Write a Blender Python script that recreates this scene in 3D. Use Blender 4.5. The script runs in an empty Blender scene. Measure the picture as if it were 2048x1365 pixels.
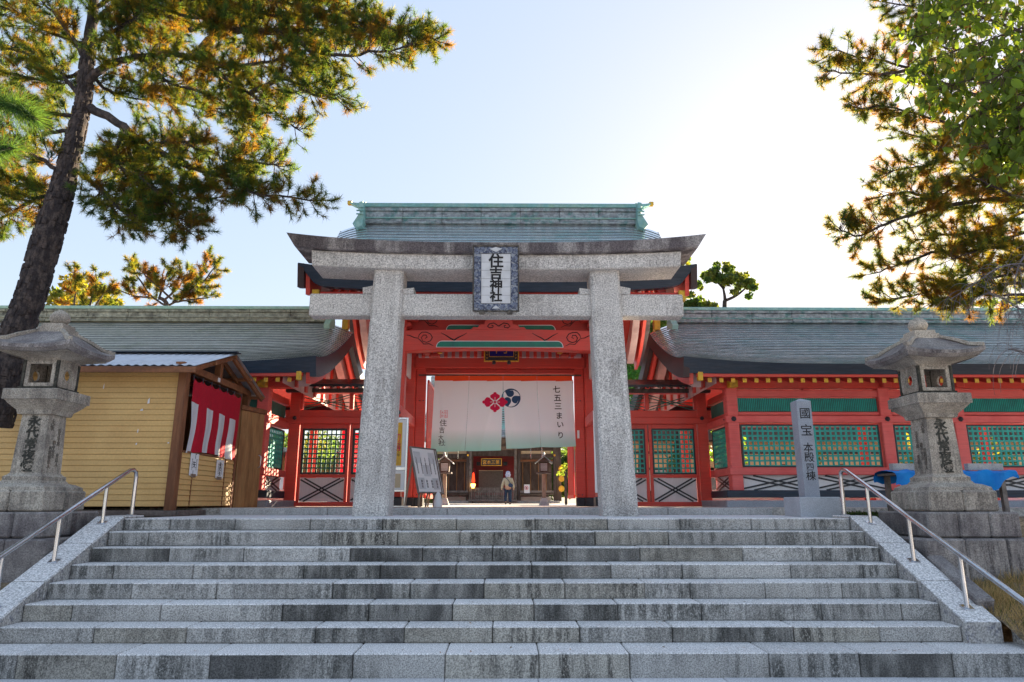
import bpy, math, random
import numpy as np
from mathutils import Vector, Matrix, Euler
R = math.radians
random.seed(11)
rng = np.random.default_rng(5)
scn = bpy.context.scene
COL = scn.collection

# ------------------------------------------------------------------ camera, sky, sun, exposure
CZ = 0.225          # eye height over the torii platform (platform = 0, lower plaza = -1.47)
PITCH, YAW, FPX = R(13.3), R(0.5), 1365.0
cam = bpy.data.objects.new('camera', bpy.data.cameras.new('camera'))
cam.location = (0, 0, CZ)
cam.rotation_euler = (math.pi/2 + PITCH, 0, -YAW)
cam.data.sensor_width = 36.0
cam.data.lens = FPX/2048*36
cam.data.clip_start = 0.05
cam.data.clip_end = 3000
COL.objects.link(cam)
scn.camera = cam

SUN_AZ, SUN_EL = R(31), R(19)
w = bpy.data.worlds.new('World'); scn.world = w; w.use_nodes = True
nt = w.node_tree; nt.nodes.clear()
sky = nt.nodes.new('ShaderNodeTexSky'); sky.sky_type = 'NISHITA'
sky.sun_disc = False; sky.sun_elevation = SUN_EL; sky.sun_rotation = SUN_AZ
sky.altitude = 30; sky.air_density = 1.0; sky.dust_density = .6; sky.ozone_density = 1.6
bg = nt.nodes.new('ShaderNodeBackground'); bg.inputs['Strength'].default_value = 0.15
wo = nt.nodes.new('ShaderNodeOutputWorld')
gm = nt.nodes.new('ShaderNodeGamma'); mt_ = nt.nodes.new('ShaderNodeMix'); mt_.data_type = 'RGBA'; mt_.blend_type = 'MULTIPLY'; mt_.inputs[0].default_value = 1; mt_.inputs[7].default_value = (.99, .975, 1.03, 1)
gm.inputs['Gamma'].default_value = .25
nt.links.new(sky.outputs[0], gm.inputs[0]); hs = nt.nodes.new('ShaderNodeHueSaturation'); hs.inputs['Saturation'].default_value = 1.75; nt.links.new(gm.outputs[0], hs.inputs['Color']); nt.links.new(hs.outputs[0], mt_.inputs[6]); nt.links.new(mt_.outputs[2], bg.inputs[0]); nt.links.new(bg.outputs[0], wo.inputs[0])
sl = bpy.data.lights.new('sun', 'SUN'); sl.energy = 5.0; sl.angle = R(0.53); sl.color = (1.0, 0.80, 0.55)
sun = bpy.data.objects.new('sun', sl); COL.objects.link(sun)
sd = Vector((math.sin(SUN_AZ)*math.cos(SUN_EL), math.cos(SUN_AZ)*math.cos(SUN_EL), math.sin(SUN_EL)))
sun.rotation_euler = sd.to_track_quat('Z', 'Y').to_euler()
sun.location = sd*60
scn.view_settings.view_transform = 'Standard'
scn.view_settings.look = 'None'
scn.view_settings.exposure = 2.28
scn.view_settings.gamma = 1.0
scn.render.engine = 'CYCLES'
scn.cycles.max_bounces = 8
scn.cycles.transparent_max_bounces = 12
scn.cycles.sample_clamp_indirect = 6

# ------------------------------------------------------------------ survey helpers (photo measurement -> metres)
def xz(u, v, Y):
    a = (u-1024)/FPX; b = (682.5-v)/FPX
    den = math.cos(PITCH)-b*math.sin(PITCH)
    fx = a*math.cos(YAW)+den*math.sin(YAW); fy = den*math.cos(YAW)-a*math.sin(YAW)
    return fx/fy*Y, CZ+(math.sin(PITCH)+b*math.cos(PITCH))/fy*Y
def at(u, v, Y):
    x, z = xz(u, v, Y); return Vector((x, Y, z))
def zz(v, Y): return xz(1012, v, Y)[1]
def xx(u, v, Y): return xz(u, v, Y)[0]

# ------------------------------------------------------------------ objects
LOC = {}
def put(o, label=None, cat=None, group=None, kind=None):
    if label: o['label'] = label
    if cat: o['category'] = cat
    if group: o['group'] = group
    if kind: o['kind'] = kind
    return o
def thing(name, label, cat, loc, group=None, kind=None):
    o = bpy.data.objects.new(name, None); COL.objects.link(o)
    o.empty_display_size = .2; o.location = loc; LOC[o.name] = Vector(loc)
    return put(o, label, cat, group, kind)
def org(o): return LOC.get(o.name, Vector((0, 0, 0))) if o else Vector((0, 0, 0))
def link_mesh(name, me, mat, parent=None, loc=None):
    o = bpy.data.objects.new(name, me); COL.objects.link(o)
    if mat: 
        if not me.materials: me.materials.append(mat)
    if parent: o.parent = parent; LOC[o.name] = org(parent)
    if loc is not None: o.location = loc
    return o
class MB:
    def __init__(s): s.v = []; s.f = []
    def add(s, vs, fs):
        n = len(s.v); s.v += [tuple(p) for p in vs]; s.f += [tuple(i+n for i in q) for q in fs]; return s
    def box(s, x0, x1, y0, y1, z0, z1, c=0.0):
        if x0 > x1: x0, x1 = x1, x0
        if y0 > y1: y0, y1 = y1, y0
        if z0 > z1: z0, z1 = z1, z0
        return s.obox(((x0+x1)/2, (y0+y1)/2, (z0+z1)/2), (x1-x0, y1-y0, z1-z0), None, c)
    def obox(s, ctr, size, M=None, c=0.0):
        hx, hy, hz = size[0]/2, size[1]/2, size[2]/2
        C = Vector(ctr); M = M or Matrix.Identity(3)
        if c <= 0:
            vs = [C+M@Vector((sx*hx, sy*hy, sz*hz)) for sx in (-1, 1) for sy in (-1, 1) for sz in (-1, 1)]
            return s.add(vs, [(0, 1, 3, 2), (4, 6, 7, 5), (0, 4, 5, 1), (2, 3, 7, 6), (0, 2, 6, 4), (1, 5, 7, 3)])
        c = min(c, hx*.9, hy*.9, hz*.9); vs = []; ix = {}
        for sx in (-1, 1):
            for sy in (-1, 1):
                for sz in (-1, 1):
                    for k in range(3):
                        h = [hx-c, hy-c, hz-c]; h[k] += c
                        ix[sx, sy, sz, k] = len(vs); vs.append(C+M@Vector((sx*h[0], sy*h[1], sz*h[2])))
        fs = []
        S = (-1, 1)
        for q in S:
            fs.append((ix[q, -1, -1, 0], ix[q, 1, -1, 0], ix[q, 1, 1, 0], ix[q, -1, 1, 0])[::q])
            fs.append((ix[-1, q, -1, 1], ix[-1, q, 1, 1], ix[1, q, 1, 1], ix[1, q, -1, 1])[::q])
            fs.append((ix[-1, -1, q, 2], ix[1, -1, q, 2], ix[1, 1, q, 2], ix[-1, 1, q, 2])[::q])
            for r in S:
                fs.append((ix[-1, q, r, 1], ix[1, q, r, 1], ix[1, q, r, 2], ix[-1, q, r, 2])[::-q*r])
                fs.append((ix[q, -1, r, 0], ix[q, 1, r, 0], ix[q, 1, r, 2], ix[q, -1, r, 2])[::q*r])
                fs.append((ix[q, r, -1, 0], ix[q, r, 1, 0], ix[q, r, 1, 1], ix[q, r, -1, 1])[::-q*r])
                for t in S: fs.append((ix[q, r, t, 0], ix[q, r, t, 1], ix[q, r, t, 2])[::q*r*t])
        return s.add(vs, fs)
    def bar(s, p, q, wd, dp=None, up=(0, 0, 1), c=0.0):
        p = Vector(p); q = Vector(q); d = q-p; L = d.length; d.normalize()
        up = Vector(up)
        if abs(d.dot(up)) > .98: up = Vector((0, 1, 0))
        x = d.cross(up).normalized(); z = x.cross(d).normalized()
        M = Matrix((x, d, z)).transposed()
        return s.obox((p+q)/2, (wd, L, dp if dp else wd), M, c)
    def tube(s, pts, rad, n=8, cap=True):
        pts = [Vector(p) for p in pts]; m = len(pts)
        if not hasattr(rad, '__len__'): rad = [rad]*m
        prev = None; vs = []
        for i, p in enumerate(pts):
            d = (pts[min(i+1, m-1)]-pts[max(i-1, 0)]).normalized()
            if prev is None: a = d.orthogonal().normalized()
            else:
                a = prev-d*prev.dot(d)
                a = a.normalized() if a.length > 1e-6 else d.orthogonal().normalized()
            prev = a; b = d.cross(a)
            for k in range(n):
                t = 2*math.pi*k/n; vs.append(p+(a*math.cos(t)+b*math.sin(t))*rad[i])
        fs = [(i*n+k, i*n+(k+1) % n, (i+1)*n+(k+1) % n, (i+1)*n+k) for i in range(m-1) for k in range(n)]
        if cap: fs += [tuple(range(n))[::-1], tuple((m-1)*n+k for k in range(n))]
        return s.add(vs, fs)
    def lathe(s, prof, cx, cy, n=20, sq=False, rot=0.0):
        if sq: n = 4
        vs = []; k2 = math.sqrt(2) if sq else 1
        for r, z in prof:
            for k in range(n):
                t = 2*math.pi*k/n+(math.pi/4 if sq else 0)+rot
                vs.append((cx+r*k2*math.cos(t), cy+r*k2*math.sin(t), z))
        m = len(prof)
        fs = [(i*n+k, i*n+(k+1) % n, (i+1)*n+(k+1) % n, (i+1)*n+k) for i in range(m-1) for k in range(n)]
        fs += [tuple(range(n))[::-1], tuple((m-1)*n+k for k in range(n))]
        return s.add(vs, fs)
    def prism(s, poly, d, ext):
        """poly: 3D points in a plane; extrude by vector d*ext"""
        n = len(poly); e = Vector(d)*ext
        vs = [Vector(p) for p in poly]+[Vector(p)+e for p in poly]
        fs = [tuple(range(n)), tuple(range(2*n-1, n-1, -1))]+[(i, i+n, (i+1) % n+n, (i+1) % n) for i in range(n)]
        return s.add(vs, fs)
    def grid(s, rows):
        n = len(rows[0]); vs = [p for r in rows for p in r]
        return s.add(vs, [(i*n+k, i*n+k+1, (i+1)*n+k+1, (i+1)*n+k) for i in range(len(rows)-1) for k in range(n-1)])
    def build(s, name, mat, parent=None, smooth=False, kind=None, label=None, fix=True):
        o0 = org(parent)
        me = bpy.data.meshes.new(name)
        me.from_pydata([(p[0]-o0.x, p[1]-o0.y, p[2]-o0.z) for p in s.v], [], s.f)
        if fix:
            import bmesh
            bm = bmesh.new(); bm.from_mesh(me); bmesh.ops.recalc_face_normals(bm, faces=bm.faces); bm.to_mesh(me); bm.free()
        if smooth:
            me.polygons.foreach_set('use_smooth', [True]*len(me.polygons))
            try: me.set_sharp_from_angle(angle=R(40))
            except Exception: pass
        me.update()
        o = link_mesh(name, me, mat, parent)
        return put(o, label, None, None, kind)
def copy_tree(o, loc, label=None):
    c = o.copy(); COL.objects.link(c); c.location = loc
    if label: c['label'] = label
    for ch in o.children:
        d = ch.copy(); COL.objects.link(d); d.parent = c
        for g in ch.children:
            e = g.copy(); COL.objects.link(e); e.parent = d
    return c

# ------------------------------------------------------------------ materials
def node(nt, t, **kw):
    n = nt.nodes.new(t)
    for k, v in kw.items():
        if k in n.inputs.keys(): n.inputs[k].default_value = v
        else: setattr(n, k, v)
    return n
def pm(name, c, c2=None, sc=3.0, lo=.45, hi=.62, st=(1, 1, 1), speck=0, spsc=70, rand=0, rough=.7, metal=0,
       bump=0, bsc=60, streak=0, stc=(.05, .045, .045), st_sc=1.0, top=None, trans=None, spec=.4, coat=0, attr=None, emit=None,
       c3=None, sc3=9, bst=(1,1,1), tgrain=0):
    m = bpy.data.materials.new(name); m.use_nodes = True; nt = m.node_tree; N = nt.nodes; L = nt.links
    N.clear(); out = N.new('ShaderNodeOutputMaterial'); P = N.new('ShaderNodeBsdfPrincipled')
    P.inputs['Roughness'].default_value = rough; P.inputs['Metallic'].default_value = metal
    P.inputs['Specular IOR Level'].default_value = spec; P.inputs['Coat Weight'].default_value = coat
    g = N.new('ShaderNodeNewGeometry'); pos = g.outputs['Position']
    def noise(scale, stretch=(1, 1, 1), det=5, rg=.6, off=None):
        mp = N.new('ShaderNodeMapping'); mp.inputs['Scale'].default_value = stretch; L.new(pos, mp.inputs['Vector'])
        if off: L.new(off, mp.inputs['Location'])
        t = N.new('ShaderNodeTexNoise'); t.inputs['Scale'].default_value = scale; t.inputs['Detail'].default_value = det
        t.inputs['Roughness'].default_value = rg; L.new(mp.outputs[0], t.inputs['Vector']); return t.outputs['Fac']
    def mr(v, a, b, c_=0., d=1.):
        t = N.new('ShaderNodeMapRange'); t.clamp = True
        L.new(v, t.inputs[0])
        for i, q in enumerate((a, b, c_, d)): t.inputs[i+1].default_value = q
        return t.outputs[0]
    def mix(f, A, B, mode='MIX'):
        t = N.new('ShaderNodeMix'); t.data_type = 'RGBA'; t.blend_type = mode
        if isinstance(f, (int, float)): t.inputs[0].default_value = f
        else: L.new(f, t.inputs[0])
        for i, q in ((6, A), (7, B)):
            if isinstance(q, tuple): t.inputs[i].default_value = (*q, 1)
            else: L.new(q, t.inputs[i])
        return t.outputs[2]
    def scale(A, f):
        t = N.new('ShaderNodeVectorMath'); t.operation = 'SCALE'; L.new(A, t.inputs[0])
        if isinstance(f, (int, float)): t.inputs[3].default_value = f
        else: L.new(f, t.inputs[3])
        return t.outputs[0]
    oi = N.new('ShaderNodeObjectInfo')
    rgb = N.new('ShaderNodeRGB'); rgb.outputs[0].default_value = (*c, 1); cur = rgb.outputs[0]
    if attr:
        a = N.new('ShaderNodeAttribute'); a.attribute_name = attr; cur = mix(1.0, cur, a.outputs['Color'], 'MULTIPLY')
    if c2 is not None: cur = mix(mr(noise(sc, st), lo, hi), cur, c2)
    if c3 is not None: cur = mix(mr(noise(sc3), .52, .68), cur, c3)
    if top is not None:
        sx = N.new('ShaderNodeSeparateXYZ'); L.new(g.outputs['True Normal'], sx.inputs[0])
        cur = mix(mr(sx.outputs[2], .35, .75), cur, top)  # upward faces painted paler to imitate skylight from above
    if streak:
        # run-off stains on the vertical faces, broken up by a coarse mask; each block has its own amount
        s1 = mr(noise(11.0*st_sc, (1, 1, .11), 5, .7), .43, .57); s2 = mr(noise(.8*st_sc, (1, 1, 1.6), 3), .38, .58)
        s3 = mr(noise(60, (1, 1, .5), 3, .7), .33, .50)
        mul = N.new('ShaderNodeMath'); mul.operation = 'MULTIPLY'; L.new(s1, mul.inputs[0]); L.new(s2, mul.inputs[1])
        mul2 = N.new('ShaderNodeMath'); mul2.operation = 'MULTIPLY'; L.new(mul.outputs[0], mul2.inputs[0]); L.new(s3, mul2.inputs[1])
        sx = N.new('ShaderNodeSeparateXYZ'); L.new(g.outputs['True Normal'], sx.inputs[0])
        ab = N.new('ShaderNodeMath'); ab.operation = 'ABSOLUTE'; L.new(sx.outputs[2], ab.inputs[0])
        k = mr(ab.outputs[0], .3, .8, streak, streak*.12)
        mul3 = N.new('ShaderNodeMath'); mul3.operation = 'MULTIPLY'; L.new(mul2.outputs[0], mul3.inputs[0]); L.new(k, mul3.inputs[1])
        cur = mix(mul3.outputs[0], cur, stc)
    if speck:
        f = mr(noise(spsc, (1, 1, 1), 3, .75), .36, .62, 1-speck, 1+speck*.55); cur = scale(cur, f)
    if tgrain:
        f = mr(noise(3.0, (1, 1, 14) if tgrain > 0 else (14, 14, 1), 5, .6), .3, .7, 1-abs(tgrain), 1+abs(tgrain)*.6); cur = scale(cur, f)
    if rand:
        cur = scale(cur, mr(oi.outputs['Random'], 0, 1, 1-rand, 1+rand*.6))
    L.new(cur, P.inputs['Base Color'])
    if bump:
        b = N.new('ShaderNodeBump'); b.inputs['Strength'].default_value = bump; b.inputs['Distance'].default_value = .01
        L.new(noise(bsc, bst, 4, .65), b.inputs['Height']); L.new(b.outputs[0], P.inputs['Normal'])
    if emit: P.inputs['Emission Color'].default_value = (*emit[0], 1); P.inputs['Emission Strength'].default_value = emit[1]
    if trans:
        tr = N.new('ShaderNodeBsdfTranslucent')
        tc = mix(1.0, cur, (trans[1]), 'MULTIPLY'); L.new(tc, tr.inputs['Color'])
        mx = N.new('ShaderNodeMixShader'); mx.inputs[0].default_value = trans[0]
        L.new(P.outputs[0], mx.inputs[1]); L.new(tr.outputs[0], mx.inputs[2]); L.new(mx.outputs[0], out.inputs[0])
    else: L.new(P.outputs[0], out.inputs[0])
    return m

M = {}
GR = dict(speck=.42, spsc=75, rough=.85, bump=.35, bsc=90)
M['granite'] = pm('granite', (.50, .485, .475), (.42, .41, .40), 1.6, rand=.07, streak=.25, **GR)
M['torii_stone'] = pm('torii_stone', (.64, .61, .58), (.54, .51, .485), 1.3, lo=.38, hi=.62, streak=.45, stc=(.12, .10, .09), speck=.55, spsc=42, rough=.85, bump=.4, bsc=60)
M['torii_top'] = pm('torii_top', (.36, .33, .32), (.13, .11, .115), 2.2, lo=.40, hi=.54, st=(1, 1, .3), streak=.7, stc=(.07, .06, .065), speck=.5, spsc=40, rough=.9, bump=.5)
M['step'] = pm('step_stone', (.45, .435, .415), (.34, .325, .305), 1.3, rand=.16, streak=.85, stc=(.06, .06, .055), top=(.80, .775, .755), speck=.6, spsc=70, rough=.85, bump=.45, bsc=70)  # pale top colour puts the sky-lit look into the treads
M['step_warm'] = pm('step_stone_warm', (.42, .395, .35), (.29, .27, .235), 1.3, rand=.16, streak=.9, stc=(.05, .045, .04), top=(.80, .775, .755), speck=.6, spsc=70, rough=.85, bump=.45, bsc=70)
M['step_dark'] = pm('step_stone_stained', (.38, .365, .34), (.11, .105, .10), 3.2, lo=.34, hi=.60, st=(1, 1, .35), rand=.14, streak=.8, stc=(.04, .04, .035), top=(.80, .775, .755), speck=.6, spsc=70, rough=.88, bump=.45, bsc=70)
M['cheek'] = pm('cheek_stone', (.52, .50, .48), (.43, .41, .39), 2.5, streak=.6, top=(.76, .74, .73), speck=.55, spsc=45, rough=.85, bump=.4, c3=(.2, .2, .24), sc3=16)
M['lantern'] = pm('lantern_stone', (.47, .42, .355), (.29, .255, .22), 2.4, lo=.42, hi=.62, streak=.55, stc=(.07, .06, .055), speck=.5, spsc=60, rough=.9, bump=.5, bsc=45, rand=.05)
M['lantern_dark'] = pm('tier_stone', (.34, .315, .30), (.18, .16, .16), 1.7, lo=.40, hi=.6, streak=.8, stc=(.06, .05, .055), speck=.45, spsc=50, rough=.92, bump=.6, bsc=30, rand=.12)
M['pillar_grey'] = pm('polished_grey_granite', (.34, .37, .43), (.30, .32, .37), 3, speck=.35, spsc=110, rough=.6)
M['paving'] = pm('paving_stone', (.74, .73, .75), (.66, .65, .66), 1.2, rand=.08, speck=.3, spsc=60, rough=.85, bump=.3)
M['gravel'] = pm('court_gravel', (.56, .53, .50), (.45, .42, .40), 8, speck=.4, spsc=30, rough=.95, bump=.6, bsc=30)
M['earth'] = pm('earth', (.26, .19, .12), (.16, .12, .07), 3, speck=.5, spsc=30, rough=1, bump=.8, bsc=25)
M['red'] = pm('vermilion_paint', (.72, .070, .050), (.64, .085, .065), 1.8, lo=.4, hi=.65, rough=.42, tgrain=.10, bump=.08, bsc=20, rand=.04)
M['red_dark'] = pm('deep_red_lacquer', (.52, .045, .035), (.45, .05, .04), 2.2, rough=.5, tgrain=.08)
M['pink'] = pm('sun_faded_vermilion', (.78, .145, .135), (.72, .105, .10), 2.0, lo=.4, hi=.65, rough=.55, tgrain=.12, rand=.05)
M['plaster'] = pm('white_plaster', (.80, .79, .82), (.74, .73, .75), 2.2, rough=.9, tgrain=-.05)
M['gable_plaster'] = pm('faded_gable_board', (.62, .45, .45), (.52, .36, .36), 3, rough=.85)
M['black'] = pm('black_lacquer', (.022, .026, .036), (.035, .04, .05), 5, rough=.4, rand=.1)
M['navy'] = pm('dark_blue_metal', (.020, .036, .062), (.032, .045, .07), 2.5, st=(1, 1, 9), rough=.42, tgrain=.35)
M['maroon'] = pm('dark_brown_metal', (.055, .03, .032), (.04, .025, .03), 3, rough=.5)
M['green'] = pm('green_lattice_paint', (.02, .40, .35), (.02, .32, .28), 4, rough=.5, rand=.05)
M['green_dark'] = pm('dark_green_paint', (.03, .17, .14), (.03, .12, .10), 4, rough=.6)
M['green_stripe'] = pm('green_stripe_paint', (.02, .22, .15), (.03, .16, .13), 4, rough=.5)
M['white'] = pm('white_paint', (.78, .78, .80), rough=.5)
M['gold'] = pm('gold_leaf', (.80, .48, .06), (.60, .32, .04), 20, rough=.35, metal=.6)
M['yellow'] = pm('yellow_cap_paint', (.72, .43, .03), (.55, .33, .05), 12, rough=.5, rand=.12)
M['copper'] = pm('weathered_copper', (.78, .88, .94), (.86, .89, .90), .9, lo=.40, hi=.66, st=(1, 1, 1), rough=.27, metal=.8, rand=.08, speck=.2, spsc=14, c3=(.50, .76, .76), sc3=1.1, spec=.6)
M['copper_old'] = pm('lichened_copper', (.80, .78, .68), (.88, .86, .78), 1.1, lo=.4, hi=.62, rough=.32, metal=.65, rand=.10, speck=.25, spsc=14, c3=(.60, .61, .48), sc3=1.6, spec=.55)
M['copper_green'] = pm('verdigris_copper', (.22, .44, .42), (.32, .50, .46), 3, rough=.5, metal=.2, rand=.1, speck=.15, spsc=10, c3=(.28, .45, .34), sc3=2)
M['ridge'] = pm('ridge_copper', (.24, .25, .27), (.38, .42, .43), 5, lo=.4, hi=.6, st=(1, 1, 3), rough=.5, metal=.3, speck=.35, spsc=9, rand=.15, c3=(.10, .22, .21), sc3=5)
M['course_edge'] = pm('oxidised_edge_gap_shade', (.09, .105, .105), (.15, .16, .16), 3, rough=.7)  # dark oxidised edge tone that also paints the shadow gap between courses
M['verdigris_pale'] = pm('pale_verdigris', (.36, .55, .42), (.45, .58, .46), 3, rough=.55, rand=.08, speck=.15, spsc=10)
M['ridge_olive'] = pm('olive_ridge_copper', (.30, .29, .22), (.42, .40, .30), 5, lo=.4, hi=.6, st=(1, 1, 3), rough=.6, speck=.4, spsc=9, rand=.2, c3=(.13, .12, .09), sc3=4)
M['maroon_wall'] = pm('dark_maroon_wall', (.20, .015, .02), (.15, .02, .02), 3, rough=.6)
M['siding'] = pm('straw_siding', (.72, .465, .18), (.66, .41, .155), 1.2, rough=.5, rand=.06, speck=.08, spsc=25)
M['brown'] = pm('stained_wood', (.25, .10, .042), (.16, .06, .025), 2.5, st=(3, 3, .5), rough=.55, tgrain=-.2, rand=.08)
M['brown_h'] = pm('stained_beam', (.25, .10, .042), (.17, .065, .028), 2.5, st=(.5, 3, 3), rough=.55, rand=.08, speck=.2, spsc=20)
M['door_wood'] = pm('door_wood', (.36, .19, .075), (.25, .12, .045), 3, st=(2, 2, .4), rough=.6, tgrain=-.25)
M['grey_wood'] = pm('weathered_sleeper', (.21, .17, .155), (.14, .11, .10), 3, st=(.4, 2, 3), rough=.9, speck=.25, spsc=22)
M['old_wood'] = pm('dark_hall_timber', (.065, .045, .04), (.11, .085, .075), 5, st=(1, 1, .3), rough=.7)
M['grey_timber'] = pm('grey_fence_timber', (.22, .19, .175), (.13, .11, .10), 6, rough=.85, rand=.2)
M['post_wood'] = pm('lantern_post_wood', (.33, .25, .19), (.20, .14, .10), 6, st=(1, 1, .3), rough=.8)
M['tin'] = pm('corrugated_metal', (.55, .57, .62), (.45, .47, .52), 3, rough=.35, metal=.6)
M['steel'] = pm('stainless_steel', (.62, .63, .65), (.5, .5, .52), 9, st=(1, 1, .2), rough=.20, metal=1.0)
M['paper'] = pm('paper', (.80, .80, .82), rough=.8)
M['ink'] = pm('ink', (.012, .012, .014), rough=.7)
M['ink_grey'] = pm('grey_print', (.18, .17, .18), rough=.8)
M['carve'] = pm('carved_letter_dark', (.035, .035, .03), (.09, .085, .07), 16, rough=.95)
M['carve_soft'] = pm('worn_letter', (.13, .11, .095), (.2, .18, .15), 16, rough=.95)
M['curtain_red'] = pm('red_cloth', (.56, .006, .030), rough=.8, speck=.08, spsc=15, trans=(.2, (1., .6, .5)))
M['curtain_white'] = pm('white_cloth', (.74, .74, .77), rough=.85, trans=(.2, (1., 1., 1.)))
M['crimson'] = pm('crimson_print', (.74, .010, .075), rough=.8)
M['crest_navy'] = pm('navy_print', (.030, .075, .17), rough=.8)
M['tile'] = pm('plaque_tile', (.60, .62, .66), (.52, .54, .57), 4, rough=.3)
M['blue_relief'] = pm('blue_glazed_relief', (.04, .055, .11), (.27, .30, .35), 26, lo=.47, hi=.53, rough=.35, bump=.8, bsc=30)
M['plaque_dark'] = pm('plaque_weathered', (.06, .055, .05), (.15, .13, .11), 12, rough=.8)
M['plaque_blue'] = pm('deep_blue_enamel', (.006, .008, .16), rough=.4)
M['tarp'] = pm('blue_tarpaulin', (.004, .17, .56), (.008, .22, .62), 5, rough=.6, spec=.2, bump=1.0, bsc=9)
M['concrete'] = pm('concrete_block', (.42, .42, .41), (.33, .33, .32), 8, speck=.3, rough=.95, bump=.5)
M['bark'] = pm('pine_bark', (.032, .026, .028), (.085, .066, .060), 11, lo=.45, hi=.6, st=(1, 1, .45), rough=.95, bump=1.0, bsc=26, bst=(1, 1, .4), speck=.4, spsc=30)
M['twig'] = pm('brown_twig', (.06, .038, .026), (.11, .075, .055), 9, rough=.95)
M['grey_twig'] = pm('bare_grey_twig', (.15, .135, .15), (.09, .08, .085), 9, rough=.9)
M['needle'] = pm('pine_needles', (1, 1, 1), rough=.6, attr='tint', trans=(.62, (3.5, 2.6, .62)), spec=.25)
M['leaf'] = pm('broad_leaf', (1, 1, 1), rough=.5, attr='tint', trans=(.50, (2.6, 2.4, 1.0)), spec=.3)
M['big_leaf'] = pm('big_leaf', (.13, .165, .018), (.22, .20, .02), 6, rough=.45, rand=.45, trans=(.50, (2.6, 2.4, .9)), spec=.35)
M['big_leaf_dry'] = pm('big_leaf_dry', (.22, .11, .02), (.15, .10, .02), 6, rough=.6, rand=.3, trans=(.5, (2., 1.6, 1.)))
M['grass'] = pm('dry_grass', (1, 1, 1), rough=.8, attr='tint', trans=(.35, (1.3, 1.2, .9)))
M['skin'] = pm('skin', (.50, .30, .22), rough=.6)
M['jacket'] = pm('beige_jacket', (.40, .36, .27), (.33, .30, .22), 12, rough=.9)
M['jeans'] = pm('navy_trousers', (.018, .035, .075), rough=.9)
M['hat'] = pm('patterned_hat', (.55, .57, .66), (.10, .14, .34), 40, rough=.9)
M['bag'] = pm('navy_bag', (.015, .04, .10), rough=.6)
M['lit'] = pm('lit_paper_lantern', (.8, .5, .15), emit=((1., .50, .10), 1.6))
M['red_lit'] = pm('red_glow_lantern', (.8, .05, .02), emit=((1., .04, .01), .7))
M['tan_board'] = pm('tan_board', (.78, .46, .22), (.68, .38, .18), 3, rough=.8)
M['poster'] = pm('yellow_poster', (.75, .42, .02), (.62, .34, .03), 6, rough=.4)
M['pink_cloth'] = pm('pink_banner', (.75, .03, .10), rough=.8, trans=(.3, (1, .6, .6)))
M['shutter'] = pm('grey_brown_blind', (.135, .12, .115), (.10, .09, .085), 9, st=(1, 1, 5), rough=.9)
M['cream'] = pm('cream_blind', (.55, .44, .30), rough=.8)
M['lattice_paper'] = pm('lantern_window', (.58, .64, .72), rough=.7)

# ------------------------------------------------------------------ lettering
_fc = {}
def glyph_mesh(txt, size, extrude=.004, bold=0.0, vertical=True, gap=1.0, shear=0.0):
    k = (txt, size, extrude, bold, vertical, gap)
    if k in _fc: return _fc[k]
    cu = bpy.data.curves.new('letters', 'FONT'); cu.body = "\n".join(txt) if vertical else txt
    cu.size = size; cu.extrude = extrude; cu.offset = bold; cu.space_line = gap; cu.align_x = 'CENTER'; cu.align_y = 'CENTER'
    cu.resolution_u = 3; cu.shear = shear
    o = bpy.data.objects.new('letters', cu); COL.objects.link(o)
    dg = bpy.context.evaluated_depsgraph_get()
    me = bpy.data.meshes.new_from_object(o.evaluated_get(dg))
    bpy.data.objects.remove(o); bpy.data.curves.remove(cu)
    _fc[k] = me; return me
def letters(txt, size, pos, parent, mat, right=(1, 0, 0), up=(0, 0, 1), name='lettering', sx=1.0, **kw):
    """flat lettering centred at pos, in the plane spanned by right and up"""
    src = glyph_mesh(txt, size, **kw); me = src.copy(); me.materials.clear()
    r = Vector(right).normalized(); u = Vector(up).normalized(); n = r.cross(u)
    Mx = Matrix((r*sx, u, n)).transposed().to_4x4()
    xs = [v.co.x for v in me.vertices]; ys = [v.co.y for v in me.vertices]
    c = Vector(((min(xs)+max(xs))/2, (min(ys)+max(ys))/2, 0)) if xs else Vector()
    me.transform(Matrix.Translation(Vector(pos)-org(parent)) @ Mx @ Matrix.Translation(-c))
    return link_mesh(name, me, mat, parent)

# ================================================================== GROUND, STAIRS
Z0 = -1.47; ZF = .125
g = MB(); g.box(-400, 400, -200, 600, Z0-3.2, Z0-3.0); g.build('ground', M['earth'], kind='structure')
def slab_field(name, x0, x1, y0, y1, z, wx, wy, label, mat, stag=.5, c=.006, gap=.006, th=.12):
    t = thing(name, None, None, ((x0+x1)/2, (y0+y1)/2, z-th), kind='structure')
    b = MB(); b.box(x0, x1, y0, y1, z-th-.1, z-.03); b.build('bedding', M['earth'], t)
    y = y0; k = 0
    while y < y1-.01:
        x = x0-(wx*stag if k % 2 else 0)
        while x < x1-.01:
            xa, xb = max(x, x0), min(x+wx, x1)
            if xb-xa > .05:
                m = MB(); dz = random.uniform(-.002, .002)
                m.box(xa+gap/2, xb-gap/2, y+gap/2, min(y+wy, y1)-gap/2, z-th, z+dz, c); m.build('paving_slab', mat, t)
            x += wx
        y += wy; k += 1
    return t
slab_field('lower_pavement', -7.5, 7.5, 5.0, 7.36, Z0, .92, .59, None, M['paving'])
g = MB(); g.box(-30, 30, -14, 4.99, Z0-.4, Z0-.004); g.build('lower_plaza', M['paving'], kind='structure')
slab_field('torii_platform', -5.42, 4.95, 10.5, 12.88, 0, 1.15, .8, None, M['paving'])
def terrace(name, x0, x1, y0, y1, zt, mat):
    b = MB(); b.box(x0, x1, y0, y1, Z0-1.2, zt); return b.build(name, mat, kind='structure')
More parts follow.
